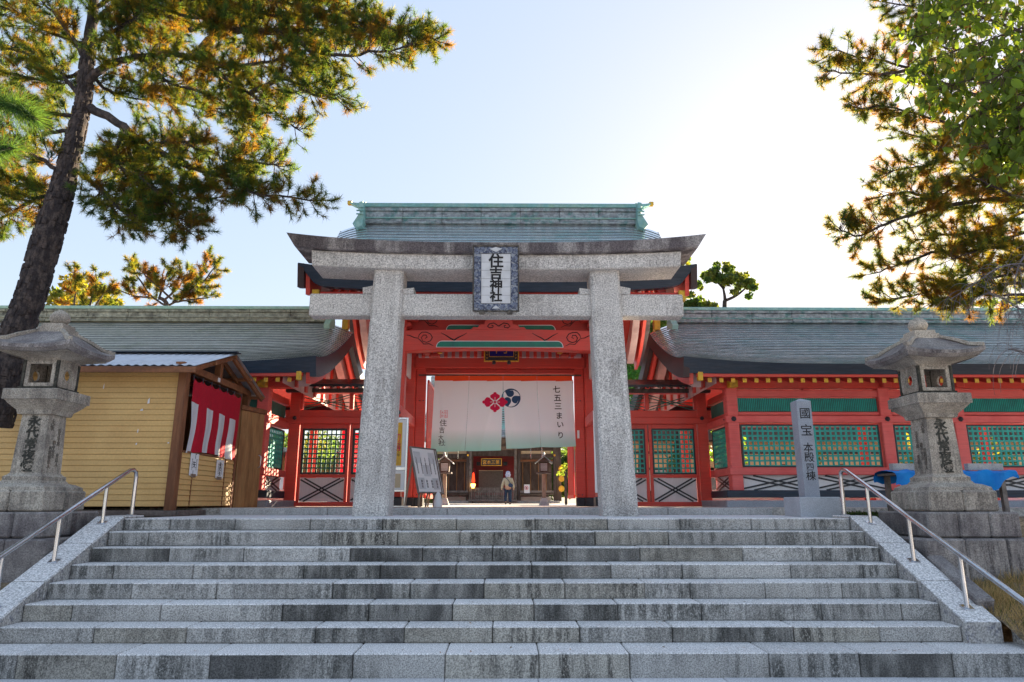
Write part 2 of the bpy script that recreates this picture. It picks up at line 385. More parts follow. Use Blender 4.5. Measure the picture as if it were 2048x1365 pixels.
terrace('shrine_precinct', -40, 40, 13.25, 75, ZF-.006, M['gravel'])
terrace('side_ground', -40, -5.45, 10.62, 13.24, -.035, M['earth'])
terrace('side_ground', 4.97, 40, 10.62, 13.24, -.035, M['earth'])

XL, XR = -5.42, 4.93
RY = [10.06, 9.70, 9.36, 8.97, 8.57, 8.20, 7.85, 7.34]
RZ = [0, -.162, -.350, -.532, -.705, -.889, -1.076, -1.240]
ZB = RZ[1:]+[Z0]
J = [[340, 470, 620, 765, 913, 1070, 1215, 1360, 1503, 1630], [297, 441, 644, 795, 920, 1062, 1190, 1337, 1532, 1666],
     [338, 487, 700, 845, 985, 1134, 1280, 1485, 1625], [226, 386, 607, 760, 912, 1064, 1222, 1365, 1582, 1728],
     [263, 432, 665, 820, 968, 1130, 1290, 1380, 1531, 1685], [143, 321, 564, 737, 905, 1068, 1236, 1403, 1644, 1804],
     [186, 372, 630, 808, 985, 1160, 1345, 1589, 1760], [32, 231, 419, 705, 890, 1078, 1260, 1539, 1721, 1907]]
DARK = {0: [], 1: [6], 2: [0, 3, 4, 5, 6], 3: [3, 4, 5, 6], 4: [3, 4], 5: [3, 4, 6], 6: [3, 7], 7: [3, 9]}
WARM = {0: [4, 5, 6], 1: [3, 4, 5, 7], 2: [7], 3: [4], 4: [5, 6], 5: [4, 5, 0], 6: [1, 4, 5, 8], 7: [1, 5, 6]}
st = thing('stone_stairs', 'wide flight of eight grey granite steps rising to the stone torii', 'stairs', (-.24, 8.7, Z0))
for i in range(8):
    x0, x1 = (XL, XR) if i < 7 else (-7.6, 7.6)
    xs = [x0]+[xx(u, [1048, 1077, 1108, 1144, 1181, 1224, 1272, 1330][i], RY[i]) for u in J[i]]+[x1]
    yb = (RY[i-1]+.03) if i else 10.5
    for k in range(len(xs)-1):
        m = MB(); j = random.uniform(-.006, .006)
        m.box(xs[k]+.004, xs[k+1]-.004, RY[i]+j, yb, ZB[i]+(.002 if i < 7 else -.05), RZ[i]+random.uniform(-.002, .002), .011)
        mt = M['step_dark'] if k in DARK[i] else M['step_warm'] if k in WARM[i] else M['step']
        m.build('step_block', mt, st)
b = MB()
for i in range(8): b.box(XL+.02, XR-.02, RY[i]+.25, 10.48, Z0-.3+.001*i, RZ[i]-.13)
b.build('core', M['earth'], st)

# sloping cheek stones, three to a side, plus the flat cap at the top
def cheek(name, x0, x1, label):
    t = thing(name, label, 'stone ramp', ((x0+x1)/2, 9, Z0))
    def zt(y): return .035 if y >= 10.08 else .035-(10.08-y)*.462
    for (a, c_) in ((7.78, 8.52), (8.53, 9.36), (9.37, 10.07), (10.08, 10.62)):
        z1, z2 = zt(a), zt(c_); lo = Z0-.2
        prof = [(a, lo), (c_, lo), (c_, z2), (a, z1)]
        m = MB(); e = .012
        P3 = [(x0, y, z) for y, z in prof]
        # chamfered long prism: three lofted outlines
        rings = []
        for dx, ins in ((0, e), (e, 0), (x1-x0-e, 0), (x1-x0, e)):
            rings.append([(x0+dx, a+.003+ins, lo), (x0+dx, c_-.003-ins, lo), (x0+dx, c_-.003-ins, z2-ins), (x0+dx, a+.003+ins, z1-ins)])
        vs = [p for r in rings for p in r]
        fs = [(0, 1, 2, 3), (15, 14, 13, 12)]+[(i*4+k, i*4+(k+1) % 4, (i+1)*4+(k+1) % 4, (i+1)*4+k) for i in range(3) for k in range(4)]
        m.add(vs, fs); m.build('cheek_slab', M['cheek'], t)
    return t
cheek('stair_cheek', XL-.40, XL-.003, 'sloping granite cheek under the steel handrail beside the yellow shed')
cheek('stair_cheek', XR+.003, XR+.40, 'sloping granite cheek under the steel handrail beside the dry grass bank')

def handrail(x, label, sgn):
    t = thing('handrail', label, 'handrail', (x, 9, -.4), group='steel handrails on the stair cheeks')
    top = [(x, 10.62, .10), (x, 10.62, .60), (x, 10.60, .67), (x, 10.52, .705), (x, 10.42, .69)]
    a = Vector((x, 10.42, .69)); e = Vector((x, 7.12, -.735))
    rail = [a, a.lerp(e, .5), e, (x, 7.05, -.78), (x, 7.03, -.85), (x, 7.03, Z0)]
    m = MB(); m.tube([(x, 10.62, .04)]+top[1:]+rail[1:], .030, 14); m.build('rail', M['steel'], t, True)
    for y in (9.88, 8.94, 8.02):
        zb = .035-(10.08-y)*.462; zt_ = a.z+(a.y-y)/(a.y-e.y)*(e.z-a.z)
        m = MB(); m.tube([(x, y, zb-.01), (x, y, zt_-.005)], .025, 12); p = m.build('post', M['steel'], t, True)
        m = MB(); m.obox((x, y, zb+.008), (.12, .10, .012), Matrix.Rotation(math.atan(.462), 3, 'X'), .003); m.build('foot_plate', M['steel'], p)
    for y, zb in ((10.62, .037), (7.03, Z0)):
        m = MB(); m.box(x-.055, x+.055, y-.05, y+.05, zb+.001, zb+.012, .003); m.build('foot_plate', M['steel'], t)
handrail(XL-.20, 'polished steel handrail on the stair cheek nearest the yellow shed', -1)
handrail(XR+.20, 'polished steel handrail on the stair cheek below the inscribed grey pillar', 1)

kb = thing('kerb', 'low granite kerb across the platform behind the torii', 'kerb', (-.2, 13, 0))
ks = [xx(u, 1025, 12.9) for u in (438, 655, 894, 1098, 1336, 1545)]
for k in range(len(ks)-1):
    m = MB(); m.box(ks[k]+.004, ks[k+1]-.004, 12.9, 13.24, -.1, ZF, .012); m.build('kerb_stone', M['granite'], kb)

# ================================================================== TORII
XA = -.17
tg = thing('torii_gate', 'grey granite torii with squared pillars at the top of the stairs', 'torii', (XA, 11.8, 0))
for s in (-1, 1):
    xb, xt = XA+s*2.055, XA+s*1.92
    m = MB(); rings = []
    for k in range(7):
        t = k/6; z = -.02+t*(4.27+.02); cx = xb+(xt-xb)*t; h = .295+(.262-.295)*t; c = .045
        cy = 11.79
        rings.append([(cx+a, cy+b_, z) for a, b_ in ((-h+c, -h), (h-c, -h), (h, -h+c), (h, h-c), (h-c, h), (-h+c, h), (-h, h-c), (-h, -h+c))])
    vs = [p for r in rings for p in r]; fs = [(i*8+k, i*8+(k+1) % 8, (i+1)*8+(k+1) % 8, (i+1)*8+k) for i in range(6) for k in range(8)]
    fs += [tuple(range(8))[::-1], tuple(48+k for k in range(8))]
    m.add(vs, fs); m.build('pillar', M['torii_stone'], tg)
    for s2 in (-1, 1):
        hx = .30; px = xb+(xt-xb)*.9+s2*(.262+.095)
        m = MB(); m.prism([(px-s2*.10, 11.64, 3.84), (px+s2*.09, 11.64, 3.84), (px+s2*.10, 11.64, 3.95), (px-s2*.10, 11.64, 3.99 if s2 == s else 3.93)], (0, 1, 0), .30)
        m.build('wedge', M['torii_stone'], tg)
m = MB(); m.box(XA-3.32, XA+3.32, 11.64, 11.94, 3.435, 3.84, .018); m.build('tie_beam', M['torii_stone'], tg)
def curved_beam(x_half, zf, y0, y1, slant, n=40, th2=None, name='b', mat=None):
    """zf(t)->(bottom, top) at t in -1..1"""
    rows = []
    m = MB(); vs = []; e = .018
    for k in range(n+1):
        t = -1+2*k/n; lo, hi = zf(t)
        xt = XA+t*x_half; xlo = xt-(slant*t*abs(t)**3)
        def P(y, z):
            q = (z-lo)/(hi-lo); return (xlo+(xt-xlo)*q, y, z)
        vs += [P(y0+e, lo), P(y1-e, lo), P(y1, lo+e), P(y1, hi-e), P(y1-e, hi), P(y0+e, hi), P(y0, hi-e), P(y0, lo+e)]
    fs = [(i*8+k, i*8+(k+1) % 8, (i+1)*8+(k+1) % 8, (i+1)*8+k) for i in range(n) for k in range(8)]
    fs += [tuple(range(8))[::-1], tuple(n*8+k for k in range(8))]
    return m.add(vs, fs)
curved_beam(3.28, lambda t: (4.225+.065*abs(t)**2.6, 4.50+.08*abs(t)**2.6), 11.42, 12.16, .03).build('lower_lintel', M['torii_stone'], tg)
curved_beam(3.72, lambda t: (4.502+.115*abs(t)**2.6, 4.70+.17*abs(t)**2.8), 11.32, 12.26, .16).build('top_lintel', M['torii_top'], tg)

# plaque hung on the torii
pq = thing('shrine_plaque', 'tiled white plaque with blue relief border and large black characters hung on the torii', 'plaque', (XA-.01, 11.3, 3.43))
TI = .22
def pp(x, z, d=0.0):  # x across, z up the leaning board, d outward
    c, s = math.cos(TI), math.sin(TI)
    return (XA-.01+x, 11.37-d*c-z*s, 3.44+z*c-d*s)
def pbox(m, x0, x1, z0, z1, d0, d1, c=.004):
    a = Vector(pp((x0+x1)/2, (z0+z1)/2, (d0+d1)/2)); Mx = Matrix.Rotation(TI, 3, 'X')
    return m.obox(a, (x1-x0, d1-d0, z1-z0), Mx, c)
H = 1.13; W = .39
pbox(MB(), -W, W, 0, H, -.06, 0).build('backing', M['plaque_dark'], pq)
m = MB(); random.seed(3)
for z0_, z1_, x0_, x1_ in ((0, .13, -W, W), (H-.13, H, -W, W), (.13, H-.13, -W, -W+.13), (.13, H-.13, W-.13, W)):
    pbox(m, x0_, x1_, z0_, z1_, 0, .025)
fr = m.build('border', M['blue_relief'], pq)
m = MB()
def ring(m, x, z, r, d, th=.010, n=14, turns=1.6):
    pts = [pp(x+math.cos(a)*r*(1-.7*a/(turns*6.28)), z+math.sin(a)*r*(1-.7*a/(turns*6.28)), d) for a in [turns*6.28*i/n for i in range(n+1)]]
    m.tube(pts, th, 5)
for k in range(8):
    for s in (-1, 1): ring(m, s*(W-.065), .10+k*.133, .052, .03)
for k in range(5):
    for zq in (.065, H-.065): ring(m, -.24+k*.12, zq, .045, .03)
m.build('relief_scroll', pm('relief_pale_blue', (.20, .24, .34), (.06, .08, .15), 20, rough=.5), pq, True)
for s in (-1, 1):
    m = MB(); pbox(m, s*W-.012, s*W+.012, -.01, H+.01, -.02, .05); m.build('border_edge', M['plaque_dark'], pq)
for zq in (0, H): m = MB(); pbox(m, -W+.013, W-.013, zq-.015, zq+.015, -.02, .05); m.build('border_edge', M['plaque_dark'], pq)
m = MB(); m.prism([pp(a, b_, .032) for a, b_ in ((-.11, H-.05), (-.03, H-.035), (0, H-.02), (.03, H-.035), (.11, H-.05), (.05, H-.085), (0, H-.11), (-.05, H-.085))], (0, -1, -.2), .02)
m.build('crest_relief', M['tile'], pq)
m = MB(); m.prism([pp(a, b_, .032) for a, b_ in ((-.07, .045), (0, .10), (.07, .045))], (0, -1, -.2), .02); m.build('crest_relief', M['tile'], pq)
tw = (2*W-.27)/3; th_ = (H-.27)/6
for r_ in range(6):
    for c_ in range(3):
        m = MB(); x0_ = -W+.135+c_*tw; z0_ = .135+r_*th_
        pbox(m, x0_+.002, x0_+tw-.002, z0_+.002, z0_+th_-.002, 0, .014, .002); m.build('tile', M['tile'], pq)
for k, ch in enumerate('住吉神社'):
    letters(ch, [.25, .215, .215, .205][k], pp(.0, [.875, .655, .46, .265][k], .017), pq, M['ink'], up=(0, -math.sin(TI), math.cos(TI)), extrude=.002, bold=.0065, sx=1.05)
for s in (-1, 1):
    m = MB(); pbox(m, s*.24-.05, s*.24+.05, -.06, .02, .0, .09, .015); m.build('foot_bracket', M['plaque_dark'], pq)

# ================================================================== ROOFS
class Roof:
    """gabled copper roof, ridge along X; s = 0 at the eave, 1 at the ridge; side 0 = front, 1 = back"""
    def __init__(s, x0, x1, Ye, ze, Yr, zr, Yb, zb, lift=.12, w0=.35, w1=.95, drop=.34, roll=(1, 1), a=.45, p=2.0):
        s.__dict__.update(locals())
    def f(s, q):
        q = max(q, 0)
        return s.a*q+(1-s.a)*q**s.p
    def P(s, x, q, side=0, dz=0, rollit=True):
        Ye, ze = (s.Ye, s.ze) if side == 0 else (s.Yb, s.zb)
        y = Ye+(s.Yr-Ye)*q; z = ze+(s.zr-ze)*s.f(q)
        for d, on in ((x-s.x0, s.roll[0]), (s.x1-x, s.roll[1])):
            if not on: continue
            L = 3.2
            if d < L: z += s.lift*(1-max(d, 0)/L)**2.2*(1-q)
            w = s.w0+(s.w1-s.w0)*max(q, 0)**.8
            if rollit and d < w: z -= s.drop*(max(q, 0)**.7)*(1-d/w)**1.9*(1-.25*q)
        return (x, y, z+dz)
    def xs(s, n=26):
        L = s.x1-s.x0; out = set()
        ends = [0, .04, .1, .18, .27, .37, .48, .6, .75, .95, 1.3, 1.8, 2.5]
        for e in ends:
            if s.roll[0]: out.add(s.x0+e)
            if s.roll[1]: out.add(s.x1-e)
        a, b = s.x0+(2.5 if s.roll[0] else 0), s.x1-(2.5 if s.roll[1] else 0)
        for k in range(n+1): out.add(a+(b-a)*k/n)
        return sorted(out)
def build_roof(t, rf, n, mat, fmat, vmat, fth=.20, fth2=.33, vth=.34, back_n=8, under='red', fslant=.09, endcut=0.0):
    roofp = t; xs = rf.xs()
    for side, nn in ((0, n), (1, back_n)):
        for i in range(nn):
            q0, q1 = i/nn, (i+1)/nn
            e = random.uniform(.021, .028) if side == 0 else .03
            rows = [[rf.P(x, q0+.2/nn, side, -.012) for x in xs], [rf.P(x, q0, side, e-.024) for x in xs], [rf.P(x, q0-.02/nn, side, e) for x in xs],
                    [rf.P(x, min(q1+.004, 1), side, .002) for x in xs]]
            co = MB().grid(rows).build('copper_course', mat, roofp, fix=False)
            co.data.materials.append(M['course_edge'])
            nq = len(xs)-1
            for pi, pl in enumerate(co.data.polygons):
                if pi < 2*nq: pl.material_index = 1  # drip faces carry the painted gap shade
    # underside boarding
    for side in (0, 1):
        rows = [[(x, *rf.P(x, q, side, -.10-.12*(not(rf.x0+.5 < x < rf.x1-.5)))[1:]) for x in (rf.x0+.12, rf.x0+.4, rf.x0+.9, (rf.x0+rf.x1)/2, rf.x1-.9, rf.x1-.4, rf.x1-.12)] for q in [.04+.96*k/10 for k in range(11)]]
        MB().grid(rows).build('soffit_board', M[under], roofp, fix=False)
    # eave fascia
    for side, sg in ((0, 1), (1, -1)):
        rows = [[], [], [], []]
        for x in xs:
            P = Vector(rf.P(x, 0, side)); k = 0
            for d, on in ((x-rf.x0, rf.roll[0]), (rf.x1-x, rf.roll[1])):
                if on and d < 2.5: k = max(k, (1-max(d, 0)/2.5)**1.5)
            th = fth+(fth2-fth)*k
            kk = max(0, 1-min(x-rf.x0, rf.x1-x)/.6); inx = endcut*kk*(1 if x < (rf.x0+rf.x1)/2 else -1)
            rows[0].append(P+Vector((0, -.02*sg, .015))); rows[1].append(P+Vector((inx, fslant*sg, -th)))
            rows[2].append(P+Vector((inx, .5*sg, -th+.05))); rows[3].append(P+Vector((0, .3*sg, .02)))
        m = MB(); n4 = len(xs); vs = [p for r in rows for p in r]
        fs = [(i*n4+k, i*n4+k+1, ((i+1) % 4)*n4+k+1, ((i+1) % 4)*n4+k) for i in range(4) for k in range(n4-1)]
        fs += [(0, n4, 2*n4, 3*n4), (n4-1, 2*n4-1, 3*n4-1, 4*n4-1)]
        m.add(vs, fs); m.build('eave_fascia', fmat, roofp)
    # verges: dark copper edge, red bargeboard, second board
    for ex, on, sx in ((rf.x0, rf.roll[0], 1), (rf.x1, rf.roll[1], -1)):
        if not on: continue
        for side in (0, 1):
            for nm, mt, inx, wdt, top, th in (('verge_fascia', vmat, -.01, .14, .012, vth), ('bargeboard', M['red'], .15, .09, -.10, vth+.02),
                                             ('inner_board', M['gable_plaster'], .36, .20, -.22, vth+.0)):
                m = MB(); vs = []; N = 18
                for k in range(N+1):
                    q = (.16+.84*k/N) if nm == 'inner_board' else k/N; P = Vector(rf.P(ex, q, side)); sgy = 1 if side == 0 else -1
                    q_ = min(q+.001, 1)
                    tt = th*(1+.25*(1-q))
                    yoff = .0 if nm == 'verge_fascia' else .12*sgy*(1-q)
                    for (dx, dz) in ((inx, top), (inx+wdt, top), (inx+wdt, top-tt), (inx, top-tt)):
                        vs.append((P.x+sx*dx, P.y+yoff+(.10*sgy if dz < top-.01 and q < .5 else 0)*(1-q), P.z+dz))
                fs = [(i*4+k, i*4+(k+1) % 4, (i+1)*4+(k+1) % 4, (i+1)*4+k) for i in range(N) for k in range(4)]
                fs += [(0, 1, 2, 3), (N*4, N*4+1, N*4+2, N*4+3)]
                m.add(vs, fs); m.build(nm, mt, roofp)

def ridge(t, x0, x1, Y, z0, z1, ends=(1, 1), big=False, green='copper_green', dark='ridge'):
    """stacked ridge: skirt, dark band, plates, cap"""
    h = z1-z0
    lay = [(0, .10, .34, dark), (.10, .24, .27, dark), (.24, .30, .33, green if dark == 'ridge' else dark), (.30, .62, .22, dark), (.62, .80, .30, dark), (.80, 1.0, .36, green)]
    for k, (a, b_, w_, mt) in enumerate(lay):
        L = x1-x0; n = max(1, int(L/1.1)) if k in (0, 1, 3, 4) else 1
        for i in range(n):
            m = MB(); m.box(x0+L*i/n+(.004 if i else 0), x0+L*(i+1)/n, Y-w_/2, Y+w_/2, z0+h*a+.001, z0+h*b_, .012)
            m.build('ridge_cap' if k == 5 else 'ridge_plate', M[mt], t)

def frame_box(m, O, D, u0, u1, d0, d1, z0, z1, c=0.0):
    """D = direction along the wall (2D), outward normal is D rotated -90 deg (towards -Y for D=+X)"""
    D = Vector((D[0], D[1], 0)).normalized(); Nn = Vector((D.y, -D.x, 0))
    C = Vector((O[0], O[1], 0))+D*(u0+u1)/2+Nn*(d0+d1)/2+Vector((0, 0, (z0+z1)/2))
    Mx = Matrix((D, Nn, Vector((0, 0, 1)))).transposed()
    return m.obox(C, (abs(u1-u0), abs(d1-d0), abs(z1-z0)), Mx, c)
def lattice(t, O, D, u0, u1, z0, z1, mat, pitch=.123, bw=.040, label=None, back=None, name='lattice'):
    m = MB(); nu = max(2, round((u1-u0)/pitch)); nz = max(2, round((z1-z0)/pitch))
    for i in range(nu+1):
        u = u0+(u1-u0)*i/nu; frame_box(m, O, D, u-bw/2, u+bw/2, -.012, .012, z0, z1)
    for i in range(nz+1):
        z = z0+(z1-z0)*i/nz; frame_box(m, O, D, u0, u1, -.010, .016, z-bw/2, z+bw/2)
    p = m.build(name, mat, t, kind='stuff')
    m = MB()
    for a, b_, c_, d_ in ((u0-.035, u0, z0-.035, z1+.035), (u1, u1+.035, z0-.035, z1+.035), (u0, u1, z0-.035, z0), (u0, u1, z1, z1+.035)):
        frame_box(m, O, D, a, b_, -.02, .03, c_, d_)
    m.build('window_frame', M['black'], t, kind='stuff')
    return p
def cross_panel(t, O, D, u0, u1, z0, z1, n=1, bw=.036, sep=.085):
    m = MB(); frame_box(m, O, D, u0, u1, -.05, -.02, z0, z1); m.build('white_panel', M['plaster'], t)
    Dv = Vector((D[0], D[1], 0)).normalized(); Nn = Vector((Dv.y, -Dv.x, 0)); O3 = Vector((O[0], O[1], 0))
    for i in range(n):
        a, b_ = u0+(u1-u0)*i/n, u0+(u1-u0)*(i+1)/n
        for (za, zb_) in ((z0, z1), (z1, z0)):
            for k in (-1, 1):
                off = k*sep/2; sg = 1 if zb_ > za else -1
                p = O3+Dv*(a+.01-off*0)+Vector((0, 0, za+off*(1))); q = O3+Dv*(b_-.01)+Vector((0, 0, zb_+off))
                # keep inside the panel
                def clip(P, Q):
                    d = Q-P
                    for lim, s in ((z1-.012, 1), (z0+.012, -1)):
                        if s*(P.z-lim) > 0: P = P+d*((lim-P.z)/d.z)
                        if s*(Q.z-lim) > 0: Q = P+(Q-P)*((lim-P.z)/(Q.z-P.z))
                    return P, Q
                p, q = clip(p, q)
                dd = .004+(.006 if sg > 0 else 0)+(.001*k)
                m = MB(); m.bar(p+Nn*(dd-.012), q+Nn*(dd-.012), .012, bw, up=(0, 0, 1)); m.build('cross_brace', M['black'], t)
def knob(t, C, Nn, r=.055, mat='black', name='nail_cover'):
    C = Vector(C); Nn = Vector(Nn)
    m = MB(); m.tube([C, C+Nn*.02, C+Nn*.035, C+Nn*.06], [r, r, r*.55, r*.35], 6); m.build(name, M[mat], t)

# ================================================================== CORRIDOR WINGS
AX = -.19; YW, YP = 16.3, 18.0
zw = {v: zz(v, YW) for v in (770, 780, 793, 796, 822, 824, 831, 846, 850, 934, 936, 950, 951, 981, 996, 1000, 1017)}
def wing(sgn, verge, far, posts, label, roofmat, green):
    X = lambda o: AX+sgn*o
    t = thing('corridor_building', label, 'building', (X(10), 18.5, ZF))
    x0, x1 = sorted((X(verge), X(far)))
    rf = Roof(x0, x1, 15.0, zz(728, 15.0), 18.5, zz(646, 18.5), 22.0, zz(728, 15.0)-.1, lift=.16, roll=(sgn > 0, sgn < 0), drop=.42, w0=.25, w1=1.0, a=.74)
    build_roof(t, rf, 25, M[roofmat], M['navy'], M['maroon'] if sgn > 0 else M['navy'], fth=.21, fth2=.34, vth=.36)
    zr0, zr1 = zz(645, 18.5)-.03, zz(617, 18.5)
    ridge(t, *sorted((X(verge+.62), X(far))), 18.5, zr0, zr1, green=green, dark='ridge' if sgn > 0 else 'ridge_olive')
    xe = X(verge+.50)
    m = MB()
    prof = [(-.22, zr0-.26), (.10, zr0-.28), (.16, zr0-.16), (.02, zr0-.04), (.02, zr0+.10), (.12, zr0+.16), (.12, zr1-.05), (-.14, zr1), (-.17, zr0+.1), (-.24, zr0-.1)]
    m.prism([(xe+sgn*p_*.35-.0, 18.5-.42-p_*.25, z_) for p_, z_ in prof], (sgn, 0, 0), .16); m.build('ridge_end_ornament', M[green], t)
    m = MB(); m.box(X(verge+.13), X(verge+.30), 18.40, 18.60, zr0-.2, zr0+.24, .01); m.build('ridge_beam_end', M['yellow'], t)
    m = MB(); m.box(X(verge+.10), X(verge+.33), 18.37, 18.63, zr0+.24, zr0+.30, .01); m.build('ridge_beam_cap', M['red'], t)
    # gable end: pale boards and red struts, post, king strut
    gx = X(verge+.75)
    for side in (0, 1):
        rows = [[(gx, *rf.P(gx, q, side, -.2, False)[1:]) for q in [.05+.95*k/8 for k in range(9)]], [(gx, rf.P(gx, q, side)[1], zz(770, YW)-.15) for q in [.05+.95*k/8 for k in range(9)]]]
        MB().grid(rows).build('gable_board', M['gable_plaster'], t, fix=False)
    for k in range(7):
        y = 16.1+k*.8; q = (y-15)/3.5 if y < 18.5 else (22-y)/3.5
        ztop = rf.P(gx, max(q, .05), 0 if y < 18.5 else 1, -.2, False)[2]
        m = MB(); m.box(gx-sgn*.005, gx-sgn*.06, y-.07, y+.07, zz(770, YW)-.1, ztop); m.build('gable_strut', M['red'], t)
    # rafters with yellow painted ends
    n = int((far-verge-.55)/.265)
    me_r = me_c = None
    zr = zz(760, 15.22)
    for i in range(n):
        xr = X(verge+.62+i*.265)
        if xr < -13.5 or xr > 15: continue
        if me_r is None:
            m = MB(); m.bar((0, 0, 0), (0, 1.9, .62), .085, .09); r_ = m.build('rafter', M['red_dark'], t); me_r = r_.data
            m = MB(); m.box(-.045, .045, -.012, .001, -.05, .05); c_ = m.build('rafter_cap', M['yellow'], r_); me_c = c_.data
            o0 = org(t)
            me_r.transform(Matrix.Translation(o0)); me_c.transform(Matrix.Translation(o0))
        else:
            r_ = link_mesh('rafter', me_r, None, t); c_ = link_mesh('rafter_cap', me_c, None, r_)
        r_.location = Vector((xr, 15.24, zr))-org(t)
    m = MB(); m.box(X(verge+.3), X(far), 15.12, 15.20, zr+.06, rf.ze-.12, .008); m.build('eave_board', M['red'], t)
    m = MB(); m.box(X(verge+.32), X(verge+.43), 15.08, 15.20, zr-.03, rf.ze+.03, .004); m.build('fascia_end', M['yellow'], t)
    # long beams
    O = (X(0), YW)
    def beam(name, mat, v0, v1, d0, d1, a=5.45, b_=None, c=.012, Y=YW):
        m = MB(); m.box(X(a), X(b_ or far), Y-d1, Y-d0, zz(v1, YW), zz(v0, YW), c); return m.build(name, M[mat], t)
    beam('eave_beam', 'red', 762, 778, -.10, .16, 4.9)
    beam('upper_beam', 'pink', 781, 794, -.08, .07)
    beam('transom_sill', 'pink', 824, 830.5, -.08, .05)
    beam('head_rail', 'pink', 832, 846, -.09, .13, 5.42)
    beam('window_sill', 'pink', 935.5, 950.5, -.09, .15, 5.42)
    beam('ground_beam', 'navy', 981, 996, -.12, .20, 5.30)
    m = MB(); m.box(X(5.2), X(far), YW-.42, 21.0, ZF-.1, zz(1001, YW-.4), .02); m.build('stone_plinth', M['pillar_grey'], t)
    m = MB(); m.box(X(5.2), X(far), 21.0, 21.2, ZF-.1, .6); m.build('rear_plinth', M['plaster'], t)
    zt, zb_ = zz(770, YW), zz(982, YW)
    for k, px in enumerate(posts):
        m = MB(); m.box(X(px-.135), X(px+.135), YW-.115, YW+.155, zb_-.05, zt, .018); m.build('post', M['pink'], t)
        m = MB(); m.box(X(px-.11), X(px+.11), YW-.32, YW+.1, zt-.10, zt+.08, .02); m.build('bracket_arm', M['yellow'] if k == 0 else M['red'], t)
        m = MB(); m.prism([(X(px-.42), YW-.05, zt+.03), (X(px-.30), YW-.05, zt-.07), (X(px+.30), YW-.05, zt-.07), (X(px+.42), YW-.05, zt+.03), (X(px+.42), YW-.05, zt+.13), (X(px-.42), YW-.05, zt+.13)], (0, 1, 0), .12)
        m.build('bracket_arm', M['red'], t)
        knob(t, (X(px), YW-.135, zz(839, YW)), (0, -1, 0), .062)
        m = MB(); m.box(X(px-.12), X(px+.12), 20.6, 20.84, ZF, 2.9, .015); m.build('rear_post', M['red'], t)
        if k+1 < len(posts):
            a, b_ = px+.135, posts[k+1]-.135
            u0, u1 = sorted((X(a), X(b_)))
            OO = (0, YW-.005); D = (1, 0)
            lattice(t, OO, D, u0+.075, u1-.075, zz(932, YW), zz(852, YW), M['green'])
            nx = 2 if b_-a > 2.5 else 1
            m = MB(); frame_box(m, OO, D, u0, u1, -.05, -.01, zz(822.6, YW), zz(796, YW)); m.build('transom_panel', M['green_dark'], t)
            m = MB(); q = u0+.03
            while q < u1-.02: frame_box(m, OO, D, q, q+.018, -.01, .008, zz(822.6, YW), zz(796, YW)); q += .045
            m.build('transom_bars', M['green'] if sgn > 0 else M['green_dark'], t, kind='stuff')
            cross_panel(t, OO, D, u0, u1, zz(981.5, YW), zz(950.5, YW), nx)
            m = MB(); frame_box(m, OO, D, (u0+u1)/2-.09, (u0+u1)/2+.09, -.06, .05, zz(780, YW), zt+.02, .01); m.build('strut', M['pink'], t)
    m = MB(); m.box(X(5.4), X(far), 20.63, 20.80, 2.45, 2.65, .01); m.build('rear_beam', M['red'], t)
    m = MB(); m.box(X(5.4), X(far), 20.63, 20.80, .95, 1.1, .01); m.build('rear_rail', M['red'], t)
    # return wall towards the gate panels
    xr = X(posts[0]); OO = (xr-sgn*.0, YW+.155)
    D = (0, -1) if sgn < 0 else (0, 1)
    L = YP-YW-.155-.12
    # local axis so the outward normal faces the stairs axis
    if sgn > 0: OO = (xr-.02, YP-.12); D = (0, -1)
    else: OO = (xr+.02, YW+.155); D = (0, 1)
    def rb(name, mat, v0, v1, d0, d1):
        m = MB(); frame_box(m, OO, D, 0, L, d0, d1, zz(v1, YW), zz(v0, YW), .01); m.build(name, M[mat], t)
    rb('upper_beam', 'red', 781, 794, -.08, .07); rb('head_rail', 'pink', 832, 846, -.09, .11); rb('window_sill', 'pink', 936, 950.5, -.09, .11)
    rb('ground_beam', 'navy', 981, 996, -.12, .13); rb('transom_sill', 'red', 824, 830.5, -.08, .05)
    m = MB(); frame_box(m, OO, D, 0, L, -.04, -.01, zz(822.6, YW), zz(796, YW)); m.build('transom_panel', M['green_dark'], t)
    lattice(t, OO, D, .09, L-.09, zz(932, YW), zz(852, YW), M['green'])
    cross_panel(t, OO, D, 0, L, zz(981, YW), zz(950.5, YW), 1)
    knob(t, (xr-sgn*.135, YW+.02, zz(839, YW)), (-sgn, 0, 0), .05)
    return t, rf
wing(1, 4.19, 17.2, [5.60, 9.27, 11.02, 14.7], 'long vermilion corridor with green lattice windows behind the inscribed grey pillar', 'copper', 'copper_green')
wing(-1, 4.08, 18.2, [5.60, 9.27, 12.9, 16.6], 'long corridor with straw coloured lichened copper roof behind the yellow shed', 'copper_old', 'verdigris_pale')

